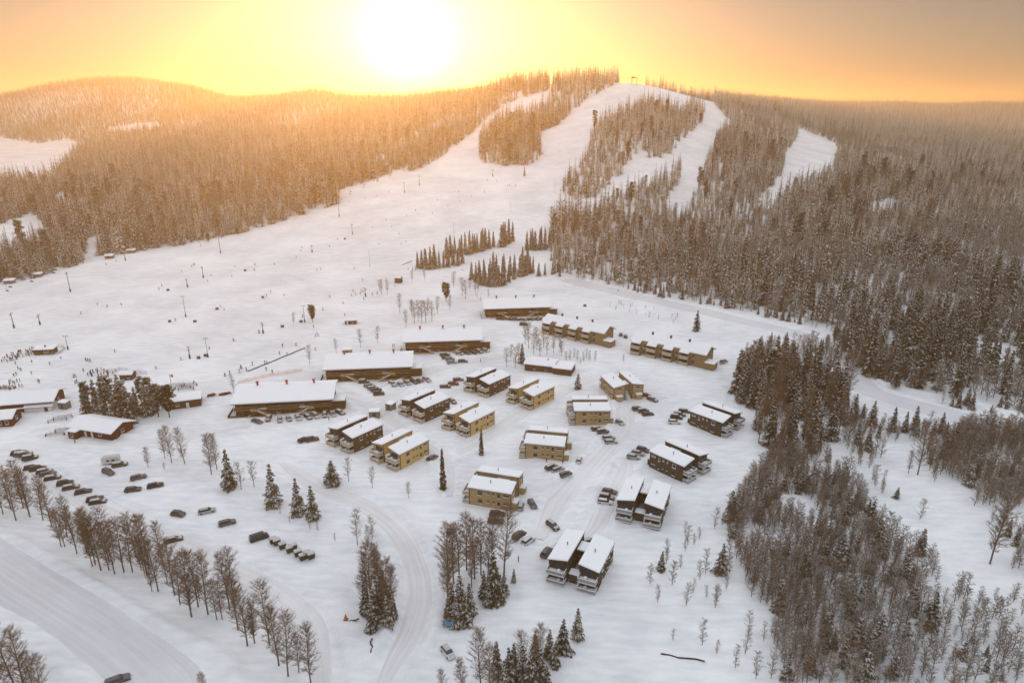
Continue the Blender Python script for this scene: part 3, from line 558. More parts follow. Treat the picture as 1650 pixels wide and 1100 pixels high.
# ------------------------------------------------------------------ cars
CARC = {'black': (.012,.012,.014), 'grey': (.09,.09,.095), 'silver': (.35,.35,.36), 'white': (.62,.62,.62), 'red': (.20,.025,.012), 'brown': (.06,.04,.03), 'green': (.05,.06,.03), 'blue': (.03,.05,.10)}
CP = {}
def paint(c): return mat('paint_'+c, CARC[c], .35, .5)
tyre = mat('tyre', (.015,.015,.015), .8); lampw = mat('headlight', (.6,.6,.55), .2, .6); lampr = mat('taillight', (.35,.02,.01), .25, .5); carsnow = mat('car_snow', (.52,.51,.50), .85, .1, bump=.4, bscale=5)
def car(x, y, ang, color, style, snowy, label, group='parked cars in the village'):
    z = hz(x, y)-.02; t = thing('parked_car', (x, y, z), ang, label, 'car', group)
    L, h, hb = {'wagon': (4.7, 1.48, .93), 'suv': (4.6, 1.72, 1.05), 'hatch': (4.1, 1.5, .95), 'van': (5.0, 1.95, 1.1)}[style]; a = L/2; pm = paint(color)
    gx = {'wagon': (-a+.08, -a+.4, .45, 1.15), 'suv': (-a+.1, -a+.3, .55, 1.15), 'hatch': (-a+.12, -a+.45, .4, 1.05), 'van': (-a+.05, -a+.15, 1.2, 1.75)}[style]
    def body(b):
        W = .9; prof = [(-a, .45), (-a+.05, hb-.1), (-a+.15, hb), (gx[3], hb+.02), (a-.25, hb-.18), (a-.03, hb-.38), (a, .4), (a-.1, .22), (-a+.1, .22)]
        for k, sgn in ((0, 1),):
            top = [(px_, -W+.04, pz) for px_, pz in prof]; bot = [(px_, W-.04, pz) for px_, pz in prof]
            b.hexa(bot, top)
        b.hexa([(gx[1]+.05,-.62,h-.1),(gx[2]-.02,-.62,h-.1),(gx[2]-.02,.62,h-.1),(gx[1]+.05,.62,h-.1)], [(gx[1]+.12,-.56,h),(gx[2]-.15,-.56,h),(gx[2]-.15,.56,h),(gx[1]+.12,.56,h)])
    part(('cb', style, color), 'body', t, body, pm, smooth=False, bevel=.07)
    part(('cg', style), 'window', t, lambda b: b.hexa([(gx[0],-.80,hb-.02),(gx[3],-.80,hb-.02),(gx[3],.80,hb-.02),(gx[0],.80,hb-.02)], [(gx[1],-.64,h-.09),(gx[2],-.64,h-.09),(gx[2],.64,h-.09),(gx[1],.64,h-.09)]), glass)
    for sx in (-1, 1):
        for sy in (-1, 1):
            xx, yy = sx*(a-.85), sy*.78
            part(('cw', style, sx, sy), 'wheel', t, lambda b: (b.tube((xx, yy-.11, .32), (xx, yy+.11, .32), .32, n=14), b.tube((xx, yy-.118, .32), (xx, yy+.118, .32), .17, n=8, m=1)), [tyre, steel])
    for sy in (-1, 1):
        part(('ch', style, sy), 'headlight', t, lambda b: b.box(a-.16, a-.005, sy*.62-.17, sy*.62+.17, hb-.46, hb-.3), lampw)
        part(('ct', style, sy), 'taillight', t, lambda b: b.box(-a-.02, -a+.1, sy*.66-.12, sy*.66+.12, hb-.4, hb-.12), lampr)
    if snowy and int(x*13+y*7) % 5 < 3:
        def sn(b):
            b.hexa([(gx[1]-.02,-.6,h+.004),(gx[2]+.02,-.6,h+.004),(gx[2]+.02,.6,h+.004),(gx[1]-.02,.6,h+.004)], [(gx[1]+.1,-.5,h+.16),(gx[2]-.12,-.5,h+.16),(gx[2]-.12,.5,h+.16),(gx[1]+.1,.5,h+.16)])
            b.hexa([(gx[3]+.05,-.72,hb+.03),(a-.3,-.68,hb-.15),(a-.3,.68,hb-.15),(gx[3]+.05,.72,hb+.03)], [(gx[3]+.15,-.6,hb+.13),(a-.4,-.56,hb-.03),(a-.4,.56,hb-.03),(gx[3]+.15,.6,hb+.13)])
        part(('cs', style), 'snow_cover', t, sn, carsnow)
    return t
ORD = ['first', 'second', 'third', 'fourth', 'fifth', 'sixth', 'seventh', 'eighth', 'ninth', 'tenth', 'eleventh', 'twelfth', 'thirteenth', 'fourteenth']
def Zc(ox, oy, s=3.929):
    return lambda p: (ox+p[0]/s, oy+p[1]/s)
z2, z3, z4, z7, z1, z5 = Zc(360,540), Zc(700,440), Zc(900,500), Zc(720,720), Zc(0,540), Zc(0,800,3.667)
CARROWS = [ # conv, where, list of (px,py, heading degrees, colour, style, snowy)
 (z2, 'from the left in the row in front of the nearest long lodge', [(215,555,-25,'grey','wagon',1),(288,538,-85,'brown','hatch',1),(358,546,-70,'grey','wagon',1),(415,538,-62,'grey','hatch',1),(475,530,-60,'silver','wagon',1),(537,528,-50,'black','wagon',1),(585,521,-50,'silver','suv',1),(642,512,-75,'brown','hatch',1),(692,506,-60,'silver','wagon',1),(740,496,-40,'black','wagon',1)]),
 (z2, 'of the pair left of the leftmost dark twin block', [(513,670,50,'black','wagon',0),(563,671,25,'brown','suv',1)]),
 (z2, 'from the top in the slanting stack beside the second lodge', [(890,307,12,'brown','suv',1),(925,328,20,'silver','wagon',1),(947,343,20,'silver','wagon',1),(968,360,18,'grey','wagon',1),(985,380,12,'brown','suv',1)]),
 (z2, 'from the left in the row of six below the second lodge', [(1072,321,-48,'silver','wagon',1),(1122,321,-50,'silver','hatch',1),(1165,311,-50,'silver','wagon',1),(1207,303,-50,'brown','wagon',1),(1247,300,-50,'grey','wagon',1),(1288,295,-45,'silver','wagon',1)]),
 (z2, 'beside the dark twin block next to the red car', [(1405,336,12,'brown','wagon',1),(1455,316,5,'red','wagon',0),(1487,291,10,'grey','wagon',1)]),
 (z2, 'behind a yellow twin block corner', [(1453,424,-60,'brown','hatch',1),(1322,785,58,'grey','wagon',1)]),
 (z3, 'from the top in the stack below the third lodge', [(65,524,18,'brown','wagon',1),(77,542,18,'brown','wagon',1),(97,560,15,'silver','wagon',1),(112,574,12,'silver','wagon',1),(180,566,8,'grey','suv',1)]),
 (z3, 'from the left in the row below the third lodge', [(160,518,-20,'silver','hatch',1),(205,516,-35,'grey','wagon',1),(245,510,-40,'brown','wagon',1),(285,506,-50,'grey','wagon',1),(325,501,-45,'silver','wagon',1)]),
 (z3, 'from the left in the row below the farthest lodge', [(418,299,-12,'brown','wagon',1),(470,298,-14,'brown','wagon',1),(513,301,-12,'grey','wagon',1),(560,303,-8,'grey','wagon',1),(605,301,-10,'brown','wagon',1),(640,301,-20,'grey','wagon',1),(672,299,-40,'brown','wagon',1),(565,333,3,'brown','suv',1)]),
 (z3, 'beside the end of the left row house', [(1180,395,80,'grey','hatch',1),(1210,405,80,'brown','wagon',1)]),
 (z3, 'of the two right of the twin block with outdoor stairs', [(1338,780,-20,'red','hatch',1),(1380,808,-45,'grey','wagon',1)]),
 (z3, 'from the top in the stack of three below the outdoor stairs', [(1287,865,15,'grey','wagon',1),(1320,882,18,'grey','wagon',1),(1350,902,12,'brown','wagon',1)]),
 (z3, 'next to the side on tan twin block', [(1174,955,-62,'silver','hatch',1)]),
 (z3, 'from the top in the stack of four below the side on tan block', [(1032,991,18,'brown','wagon',1),(1065,1020,18,'grey','suv',1),(1103,1054,10,'silver','wagon',1),(1118,1080,8,'silver','wagon',1)]),
 (z4, 'from the top in the stack of four beside the dark block near the spruces', [(797,650,-15,'black','wagon',1),(765,671,-15,'grey','wagon',1),(745,690,-12,'black','suv',1),(733,720,-8,'white','wagon',0)]),
 (z4, 'from the top in the stack of three beside the middle dark block', [(535,888,-28,'grey','suv',0),(503,914,-22,'silver','wagon',1),(474,946,-20,'silver','wagon',1)]),
 (z4, 'parked at the annex of the right row house', [(1045,335,40,'silver','suv',1)]),
 (z4, 'parked alone right of the tan block with the person', [(130,958,75,'white','hatch',0)]),
 (z7, 'from the top in the slanting three below the tan block with the person', [(660,148,42,'green','wagon',1),(703,168,38,'silver','suv',0),(750,196,35,'grey','wagon',0)]),
 (z7, 'of the two off the corner of the tan block near the birches', [(468,390,82,'silver','hatch',1),(542,381,-72,'grey','wagon',0)]),
 (z7, 'of the two behind bare birch crowns below the nearest tan block', [(320,440,-2,'brown','suv',0),(310,484,-6,'brown','suv',1)]),
 (z7, 'of the pair beside the birches, left of the nearest dark block', [(457,596,50,'brown','suv',0),(515,613,52,'white','suv',0)]),
 (z7, 'beside the nearest dark twin block', [(630,686,62,'grey','suv',0),(670,508,-55,'brown','suv',1),(898,614,20,'red','hatch',1)]),
 (z7, 'from the top in the stack of three at the dark block facing the viewer', [(1030,295,-18,'grey','wagon',0),(1012,328,-18,'black','suv',1),(1003,360,-15,'white','wagon',0)]),
 (z1, 'from the left in the far corner of the lower left car park', [(122,757,28,'black','wagon',1),(142,768,28,'grey','wagon',1),(166,782,28,'grey','wagon',1),(196,793,24,'black','suv',1)]),
 (z1, 'from the left in the long slanting row behind the birches', [(205,851,25,'black','wagon',0),(243,859,25,'black','suv',0),(285,871,25,'brown','wagon',1),(307,890,25,'grey','wagon',1),(337,917,25,'black','wagon',1),(415,948,25,'black','suv',0),(452,973,25,'brown','wagon',1),(530,1000,25,'black','wagon',0),(603,1047,30,'black','wagon',0),(623,1067,20,'black','wagon',1)]),
 (z1, 'in the open lower left car park above the birches', [(762,835,22,'green','wagon',1),(688,878,-28,'brown','suv',0),(880,915,32,'grey','wagon',1),(986,965,28,'black','wagon',0),(846,995,15,'brown','wagon',0)]),
 (z5, 'out on the lower left car park towards the green bins', [(1056,118,-10,'brown','hatch',0),(1224,93,25,'silver','wagon',0),(1345,168,28,'grey','wagon',0),(1532,250,35,'black','van',0)]),
 (z5, 'glimpsed through the birch row', [(1028,262,28,'brown','wagon',1)]),
 (z5, 'driving on the wide road at the bottom edge', [(697,1092,32,'grey','wagon',0)]),
]
for conv, where, lst in CARROWS:
    for i, (u, v, a, c, st, sn) in enumerate(lst):
        X, Y = at(*conv((u, v)))
        pre = (ORD[i]+' ') if len(lst) > 1 else ''
        cname = {'silver': 'silver', 'grey': 'grey', 'black': 'black', 'brown': 'dark brown', 'red': 'red', 'white': 'white', 'green': 'dark green', 'blue': 'blue'}[c]
        if where.startswith(('from', 'of')): lb = f"{cname} {'snow dusted ' if sn else ''}car, {ORD[i]} {where}"
        elif len(lst) > 1: lb = f"{cname} {'snow dusted ' if sn else ''}car, {ORD[i]} of those {where}"
        else: lb = f"{cname} car {where}"
        car(X, Y, math.radians(a), c, st, sn, ' '.join(lb.split()[:16]))
X, Y = at(722, 1056); car(X, Y, math.radians(-55), 'white', 'hatch', 1, 'white snow covered car beside the road curve near the bottom')
def caravan(px, py, ang, label):
    X, Y = at(px, py); t = thing('caravan', (X, Y, hz(X, Y)), math.radians(ang), label, 'caravan'); wh = mat('caravan_white', (.62,.62,.6), .5, noise=.06)
    part(('cvb',), 'body', t, lambda b: b.box(-2.6, 2.6, -1.1, 1.1, .45, 2.5), wh, bevel=.15)
    part(('cvs',), 'snow_cover', t, lambda b: b.slab([(-2.5,-1.0,2.5),(2.5,-1.0,2.5),(2.5,1.0,2.5),(-2.5,1.0,2.5)], .25, 0, .2), carsnow)
    for xx in (-.6, .9): part(('cvw', xx), 'window', t, lambda b: b.box(xx-.45, xx+.45, -1.13, -1.101, 1.3, 1.9), glass)
    for sy in (-1, 1): part(('cvh', sy), 'wheel', t, lambda b: b.tube((0, sy*.95-.1, .35), (0, sy*.95+.1, .35), .35, n=12), tyre)
    part(('cvt',), 'tow_bar', t, lambda b: b.tube((2.6, 0, .5), (3.7, 0, .45), .06), steel)
caravan(180, 747, 15, 'white caravan with snow on its roof beside a green car')
# snowmobiles
def snowmobile(px, py, ang, col, label, group='snowmobiles parked beside the lodge'):
    X, Y = at(px, py); t = thing('snowmobile', (X, Y, hz(X, Y)), math.radians(ang), label, 'snowmobile', group); pm = mat('sled_'+col, CARC[col], .4, .4)
    part(('sm', col), 'body', t, lambda b: (b.hexa([(-1.2,-.25,.3),(1.1,-.35,.3),(1.1,.35,.3),(-1.2,.25,.3)], [(-1.1,-.18,.65),(.6,-.28,.95),(.6,.28,.95),(-1.1,.18,.65)])), pm, bevel=.05)
    part(('sms',), 'seat', t, lambda b: b.box(-1.0, .2, -.17, .17, .80, .95), dark); part(('smt',), 'track', t, lambda b: b.box(-1.4, .2, -.2, .2, 0, .3), dark)
    part(('smw',), 'windscreen', t, lambda b: b.hexa([(.35,-.25,.9),(.5,-.25,.85),(.5,.25,.85),(.35,.25,.9)], [(.1,-.22,1.25),(.14,-.22,1.25),(.14,.22,1.25),(.1,.22,1.25)]), glass)
    for sy in (-1, 1): part(('smk', sy), 'ski', t, lambda b: b.box(.3, 1.5, sy*.45-.07, sy*.45+.07, .02, .08), dark)
for i, (u, v, c) in enumerate([(1335,400,'red'),(1352,392,'black'),(1405,384,'red'),(1422,378,'black'),(1447,372,'red')]):
    snowmobile(*z1((u, v)), 15+i*4, c, f"{c} snowmobile, {ORD[i]} from the left beside the nearest long lodge")
# bins
def bin_(px, py, col, label):
    X, Y = at(px, py); t = thing('waste_bin', (X, Y, hz(X, Y)), math.radians(32), label, 'waste bin', 'waste containers in a row at the car park'); bm_ = mat('bin_'+col, {'green': (.03,.055,.025), 'brown': (.07,.05,.035)}[col], .6)
    part(('bb', col), 'body', t, lambda b: b.hexa([(-.75,-.6,.2),(.75,-.6,.2),(.75,.6,.2),(-.75,.6,.2)], [(-.95,-.75,1.4),(.95,-.75,1.4),(.95,.75,1.4),(-.95,.75,1.4)]), bm_, bevel=.04)
    part(('bl', col), 'lid', t, lambda b: b.slab([(-1,-.8,1.4),(1,-.8,1.4),(1,.8,1.4),(-1,.8,1.4)], .15, 0, .1), bm_, bevel=.03)
    part(('bs',), 'snow_cover', t, lambda b: b.slab([(-.9,-.7,1.555),(.9,-.7,1.555),(.9,.7,1.555),(-.9,.7,1.555)], .22, 0, .15), carsnow)
    for sx in (-1, 1): part(('bw', sx), 'wheel', t, lambda b: b.tube((sx*.6, -.5, .1), (sx*.6, -.38, .1), .1, n=8), tyre)
z6 = Zc(400, 800, 3.667)
for i, (u, v, c) in enumerate([(147,272,'brown'),(170,288,'brown'),(203,308,'green'),(246,328,'brown'),(268,318,'green'),(294,350,'green'),(324,378,'green'),(350,362,'green'),(374,378,'green')]):
    bin_(*z6((u, v)), c, f"{c} waste container, {ORD[i]} from the left in the row at the car park")
# signs & oddments
def sign(px, py, ang, label):
    X, Y = at(px, py); t = thing('notice_board', (X, Y, hz(X, Y)), math.radians(ang), label, 'sign', 'blue topped notice boards along the road')
    part(('sgp',), 'post', t, lambda b: (b.box(-1.15, -1.03, -.06, .06, -.3, 1.9), b.box(1.03, 1.15, -.06, .06, -.3, 1.9)), mat('sign_wood', (.35,.2,.08), .7))
    part(('sgb',), 'board', t, lambda b: b.box(-1.0, 1.0, -.05, .05, .9, 2.1), mat('sign_blue', (.09,.27,.42), .5, noise=.15))
sign(726, 866, 0, 'blue notice board standing on the snow above the birch clump'); sign(723, 1017, -5, 'blue notice board at the foot of the dark spruces by the road')
def marker(px, py):
    X, Y = at(px, py); t = thing('orange_marker', (X, Y, hz(X, Y)), 0, 'bright orange cone marker on the snow left of the spruce island', 'cone'); om = mat('marker_orange', (.55,.13,.02), .6)
    part('omc', 'cone', t, lambda b: b.tube((0,0,.05), (0,0,1.5), .45, .08, n=14), om); part('omb', 'base', t, lambda b: b.box(-.5, .5, -.5, .5, 0, .048), dark)
marker(558, 1005)
def log(px, py, L, ang, label):
    X, Y = at(px, py); z = hz(X, Y); b = MB(); x = -L/2
    pts = [(x+L*k/5, .25*math.sin(k*1.9+px), .12+.05*math.cos(k*2.3)) for k in range(6)]
    for p, q in zip(pts[:-1], pts[1:]): b.tube(p, q, .16, .14, n=7)
    tag(link('fallen_log', b.mesh('fallen_log', mat('bark_dark', (.03,.025,.02), .9, noise=.3)), None, (X, Y, z), math.radians(ang)), label, 'log')
log(571, 1005, 2.2, 20, 'short dark log lying beside the orange marker'); log(599, 1045, 4.0, -78, 'thin dark log half sunk in snow below the spruce island'); log(1100, 1061, 9, -12, 'long dark fallen trunk in the snow near the bottom right thicket')
def boulder_box(px, py, label, col='dark'):
    X, Y = at(px, py); t = thing('crate', (X, Y, hz(X, Y)), random.random(), label, 'crate', 'dark padded crates on the piste')
    part(('cr',), 'body', t, lambda b: b.box(-.75, .75, -.6, .6, -.2, 1.2), mat('pad_dark', (.06,.06,.07), .7), bevel=.08); part(('crs',), 'snow_cover', t, lambda b: b.slab([(-.7,-.55,1.2),(.7,-.55,1.2),(.7,.55,1.2),(-.7,.55,1.2)], .12, 0, .1), carsnow)
s1 = Zc(0, 260); s2 = Zc(400, 260)
for p in [s1((1064,818)), s1((1552,690)), s1((1375,938)), s1((1235,1020)), s1((1075,1017)), s2((92,862)), s2((335,1019)), s2((217,1054)), s2((612,498)), z1((1258,148)), z1((1303,134)), z3((952,212))]:
    boulder_box(*p, 'dark padded crate standing on the open snow of the piste')
# ------------------------------------------------------------------ lift towers, lamp posts, masts
def tower(base, top, label, kind, i):
    X, Y = at(*base); z = hz(X, Y); d = math.hypot(X, Y); hh = max(5, min(16, (base[1]-top[1])*(Y*cP+(CH-z)*sP)/F/math.cos(math.atan2(CH-z, Y))))
    if kind == 'lift':
        t = thing('lift_tower', (X, Y, z), math.radians(28), label, 'lift tower', 'ski lift towers on the slope')
        part(('ltp', round(hh)), 'pole', t, lambda b: (b.tube((0,0,-.5), (0,0,hh), .24, .17, n=10),), pole_m)
        part(('ltc', round(hh)), 'crossarm', t, lambda b: (b.box(-.12, .12, -2.0, 2.0, hh, hh+.25), b.box(-.7, .7, -2.15, -1.9, hh-.12, hh+.1), b.box(-.7, .7, 1.9, 2.15, hh-.12, hh+.1)), pole_m)
        part(('ltb',), 'padding', t, lambda b: b.tube((0,0,-.3), (0,0,1.9), .42, n=10), mat('pad_dark', (.06,.06,.07), .7))
    elif kind == 'lamp':
        t = thing('light_mast', (X, Y, z), math.radians(20), label, 'light mast', 'floodlight masts on the slope')
        part(('lmp', round(hh)), 'pole', t, lambda b: (b.tube((0,0,-.5), (0,0,hh), .16, .09, n=8),), pole_m)
        part(('lmh', round(hh)), 'lamp_head', t, lambda b: (b.box(-.8, .8, -.06, .06, hh, hh+.1), b.box(-1.0, -.45, -.25, .25, hh-.3, hh-.02), b.box(.45, 1.0, -.25, .25, hh-.3, hh-.02)), steel)
        part(('lmb',), 'padding', t, lambda b: b.tube((0,0,-.3), (0,0,1.6), .34, n=10), mat('pad_dark', (.06,.06,.07), .7))
    else:
        t = thing('pole', (X, Y, z), 0, label, 'pole', 'thin poles on the slope'); part(('tp', round(hh)), 'post', t, lambda b: b.tube((0,0,-.5), (0,0,hh), .11, .07, n=7), pole_m); part(('tpc', round(hh)), 'cap', t, lambda b: b.box(-.3, .3, -.08, .08, hh, hh+.12), steel)
TOW = [(s1((447,828)), s1((435,712)), 'lift', 'tall lift tower nearest the forest gap on the left piste'), (s1((1397,583)), s1((1388,440)), 'lift', 'tall lift tower just below the forest edge'),
 (s1((1288,738)), s1((1282,672)), 'lift', 'lift tower with a darker foot, upper of the close pair mid piste'), (s1((1187,795)), s1((1177,748)), 'lift', 'short lift tower, lower of the close pair mid piste'),
 (s1((90,1055)), s1((75,968)), 'lift', 'lift tower nearest the left edge of the picture'), (s1((255,1037)), s1((238,978)), 'lift', 'lift tower just right of the one nearest the left edge'),
 (s1((795,630)), s1((788,588)), 'lift', 'short lift tower beside the snow roofed huts'), (s1((1177,985)), s1((1148,855)), 'lamp', 'slender floodlight mast in the middle of the left piste'),
 (s2((577,358)), s2((572,275)), 'lift', 'lift tower at the corner where the forest edge steps back'), (s2((660,465)), s2((660,403)), 'lift', 'lift tower standing alone in the bright centre of the piste'),
 (s2((405,580)), s2((400,538)), 'lift', 'short lift tower left of centre with dark padded foot'), (s2((770,670)), s2((758,565)), 'pole', 'thin tall pole left of the small spruce group'),
 (s2((990,205)), s2((985,145)), 'lift', 'wide topped lift tower high on the main piste'), (s2((1085,155)), s2((1080,95)), 'lift', 'lift tower beside the wide topped one, farther up'),
 (s2((1548,95)), s2((1547,55)), 'lift', 'lift tower high up below the forest island'), (s2((1303,500)), s2((1302,390)), 'pole', 'mast rising behind the small spruce group'),
 (s2((95,1090)), s2((86,1035)), 'lift', 'lift tower left of the lone pine'), (s2((358,1020)), s2((350,915)), 'lamp', 'floodlight mast close to the lone pine'),
 (s2((743,858)), s2((743,808)), 'lift', 'lift tower among waiting skiers at the foot of the slope'), (z1((432,95)), z1((420,8)), 'lamp', 'twin headed floodlight mast right of the queue hut'),
 (z1((1317,140)), z1((1297,28)), 'lamp', 'floodlight mast beside padded crates above the snowmobiles'), (z1((1203,150)), z1((1195,88)), 'lift', 'lift tower left of the mast above the snowmobiles'),
 (s2((928,795)), s2((932,757)), 'pole', 'short pole beside the small brown cabin'), (s2((845,838)), s2((845,750)), 'pole', 'thin pole among the first birches at the slope foot'),
 ((894,313), (893,289), 'pole', 'pole at the tip of the dark forest island'), ((823,345), (822,328), 'pole', 'pole above the small spruces on the right side of the piste')]
for i, (b_, t_, kd, lb) in enumerate(TOW): tower(b_, t_, lb, kd, i)
X, Y = at(276, 620); t = thing('round_sign', (X, Y, hz(X, Y)), 0, 'orange round sign on a pole above the dark flat roofed hut', 'sign')
part('rsp', 'post', t, lambda b: b.tube((0,0,-.3), (0,0,4.6), .1, n=8), pole_m); part('rsd', 'disc', t, lambda b: (b.box(0, 1.3, -.05, .05, 4.5, 4.6), b.tube((.9,-.06,3.9), (.9,.06,3.9), .6, n=18)), mat('sign_orange', (.5,.2,.04), .5))
# chairlift: cable line with chairs
chl = [(-60,502),(11,480),(110,440),(200,420),(300,392),(405,368),(478,352),(545,329),(600,302),(668,272)]
CLP = [at(*p) for p in chl]
def cable(off, label):
    b = MB(); pts = []
    for k, (x, y) in enumerate(CLP):
        dx, dy = (CLP[min(k+1, len(CLP)-1)][0]-CLP[max(k-1, 0)][0], CLP[min(k+1, len(CLP)-1)][1]-CLP[max(k-1, 0)][1]); L = math.hypot(dx, dy); pts.append(Vector((x-dy/L*off, y+dx/L*off, float(base_h(x, y))+7.5)))
    for p, q in zip(pts[:-1], pts[1:]): b.tube(p, q, .025, n=4)
    tag(link('lift_cable', b.mesh('lift_cable', dark)), label, 'cable', 'cables of the chairlift'); return pts
def chair(p, ang, label='empty hanging chairlift seat on the line beside the left forest'):
    t = thing('lift_chair', p, ang, label, 'lift chair', 'chairs hanging on the lift')
    part('chh', 'hanger', t, lambda b: (b.tube((0,0,0), (0,0,-2.6), .05, n=5), b.tube((0,-1,-2.6), (0,1,-2.6), .05, n=5)), dark)
    part('chs', 'seat', t, lambda b: (b.box(-.1, .45, -1, 1, -3.3, -3.2), b.box(-.15, -.05, -1, 1, -3.3, -2.6)), mat('seat_dark', (.05,.05,.06), .6))
for off in (-2.2, 2.2):
    pts = cable(off, 'thin steel lift cable running along the forest edge, '+('nearer' if off < 0 else 'farther')+' of the two')
    acc = 6 if off < 0 else 14
    for p, q in zip(pts[:-1], pts[1:]):
        L = (q-p).length; s_ = acc
        while s_ < L: chair(tuple(p+(q-p)*(s_/L)), math.atan2(q.y-p.y, q.x-p.x)); s_ += 22
        acc = s_-L
# top station
X, Y = at(1022, 137); t = thing('lift_gantry', (X, Y, hz(X, Y)-.5), math.radians(10), 'brown lift gantry frame on the summit against the sky', 'lift gantry')
part('lg1', 'post', t, lambda b: (b.box(-4, -3.4, -.3, .3, -2, 9), b.box(3.4, 4, -.3, .3, -2, 9)), pole_m); part('lg2', 'crossbeam', t, lambda b: (b.box(-4.6, 4.6, -.5, .5, 9.003, 9.9), b.box(-4.2, 0, -1.5, 1.5, 9.903, 11)), pole_m)
part('lg3', 'cable', t, lambda b: b.tube((-4, 0, 9.5), (-26, 0, 9.5), .12, n=5), dark)
X, Y = at(221, 131); t = thing('mast', (X, Y, hz(X, Y)), 0, 'telecom mast with round drums on the far left mountain top', 'mast')
part('mm1', 'pole', t, lambda b: b.tube((0,0,-2), (0,0,38), 1.1, .7, n=6), pole_m); part('mm2', 'drum', t, lambda b: (b.tube((0,0,28), (0,0,32), 3, n=10), b.tube((0,0,34), (0,0,38.5), 2.6, n=10)), pole_m)
# fences, nets and tow rope
def net(pxs, hgt, m, name, label, posts=True):
    P = [at(*p) for p in pxs]; b = MB(); c = MB()
    for (x, y), (x2, y2) in zip(P[:-1], P[1:]):
        n = max(1, int(math.hypot(x2-x, y2-y)/3))
        for k in range(n):
            a = (x+(x2-x)*k/n, y+(y2-y)*k/n); d = (x+(x2-x)*(k+1)/n, y+(y2-y)*(k+1)/n); za, zb = hz(*a), hz(*d)
            for q in range(5): b.tube((*a, za+.15+q*hgt/5), (*d, zb+.15+q*hgt/5), .05, n=4)
            c.tube((*a, za-.2), (*a, za+hgt+.15), .06, n=5)
    t = thing(name, (0, 0, 0), 0, label, 'fence'); link('netting', b.mesh('netting', m), t); link('post', c.mesh('post', m), t)
net([z2((95,312)), z2((200,285)), z2((300,262)), z2((400,243)), z2((500,228))], 1.4, mat('net_orange', (.75,.38,.22), .7), 'net_fence', 'pale orange net fence behind the nearest long lodge')
net([z1((670,238)), z1((760,228)), z1((850,245)), z1((935,250))], 1.5, mat('net_blue', (.25,.32,.5), .7), 'net_fence', 'bluish net fence around the lift start behind the pines')
net([z1((325,130)), z1((380,118)), z1((412,95)), z1((405,78)), z1((370,80))], 1.2, mat('net_grey', (.35,.36,.38), .7), 'net_fence', 'curved grey net fence right of the queue hut')
def rope(p, q, label):
    a = at(*p); c = at(*q); b = MB(); n = 12
    for k in range(n):
        u, v = k/n, (k+1)/n; A = (a[0]+(c[0]-a[0])*u, a[1]+(c[1]-a[1])*u); B_ = (a[0]+(c[0]-a[0])*v, a[1]+(c[1]-a[1])*v); b.tube((*A, hz(*A)+.25), (*B_, hz(*B_)+.25), .22, n=6)
    tag(link('conveyor_lift', b.mesh('conveyor_lift', mat('belt', (.06,.055,.06), .7))), label, 'conveyor lift')
rope(z2((155,235)), z2((515,87)), 'thin dark conveyor lift running up the snow above the orange net')
rope(s2((975,660)), s2((1035,637)), 'short dark barrier bar left of the small spruce group')
# benches / rack clutter beside the hut
def rack(px, py, ang, label):
    X, Y = at(px, py); t = thing('ski_rack', (X, Y, hz(X, Y)), math.radians(ang), label, 'ski rack', 'ski racks near the huts')
    part('rkf', 'frame', t, lambda b: (b.box(-3, 3, -.05, .05, .9, 1.0), b.box(-3, -2.9, -.5, .5, -.2, 1), b.box(2.9, 3, -.5, .5, -.2, 1)), frame_d)
    def sk(b):
        r = random.Random(3)
        for k in range(16): xx = -2.8+k*.37; b.hexa([(xx,-.3,.1),(xx+.1,-.3,.1),(xx+.1,-.26,.1),(xx,-.26,.1)], [(xx,.05,1.5+r.random()*.4),(xx+.1,.05,1.7),(xx+.1,.09,1.7),(xx,.09,1.6)], r.randrange(3))
    part('rks', 'skis', t, sk, [mat('ski_red', (.3,.04,.03), .4), dark, mat('ski_grey', (.3,.3,.32), .4)])
for i, (u, v, a) in enumerate([(1120,325,10),(1160,340,10),(1200,325,12),(1180,350,10)]): rack(*z1((u, v)), a, f"ski rack, {ORD[i]} of the cluster behind the dark flat roofed hut")
for i, (u, v, a) in enumerate([(20,345,0),(50,340,0),(365,545,28),(400,528,28),(350,635,10),(410,610,15)]): rack(*z1((u, v)), a, f"snowy ski rack, {ORD[i]} of those around the red buildings")
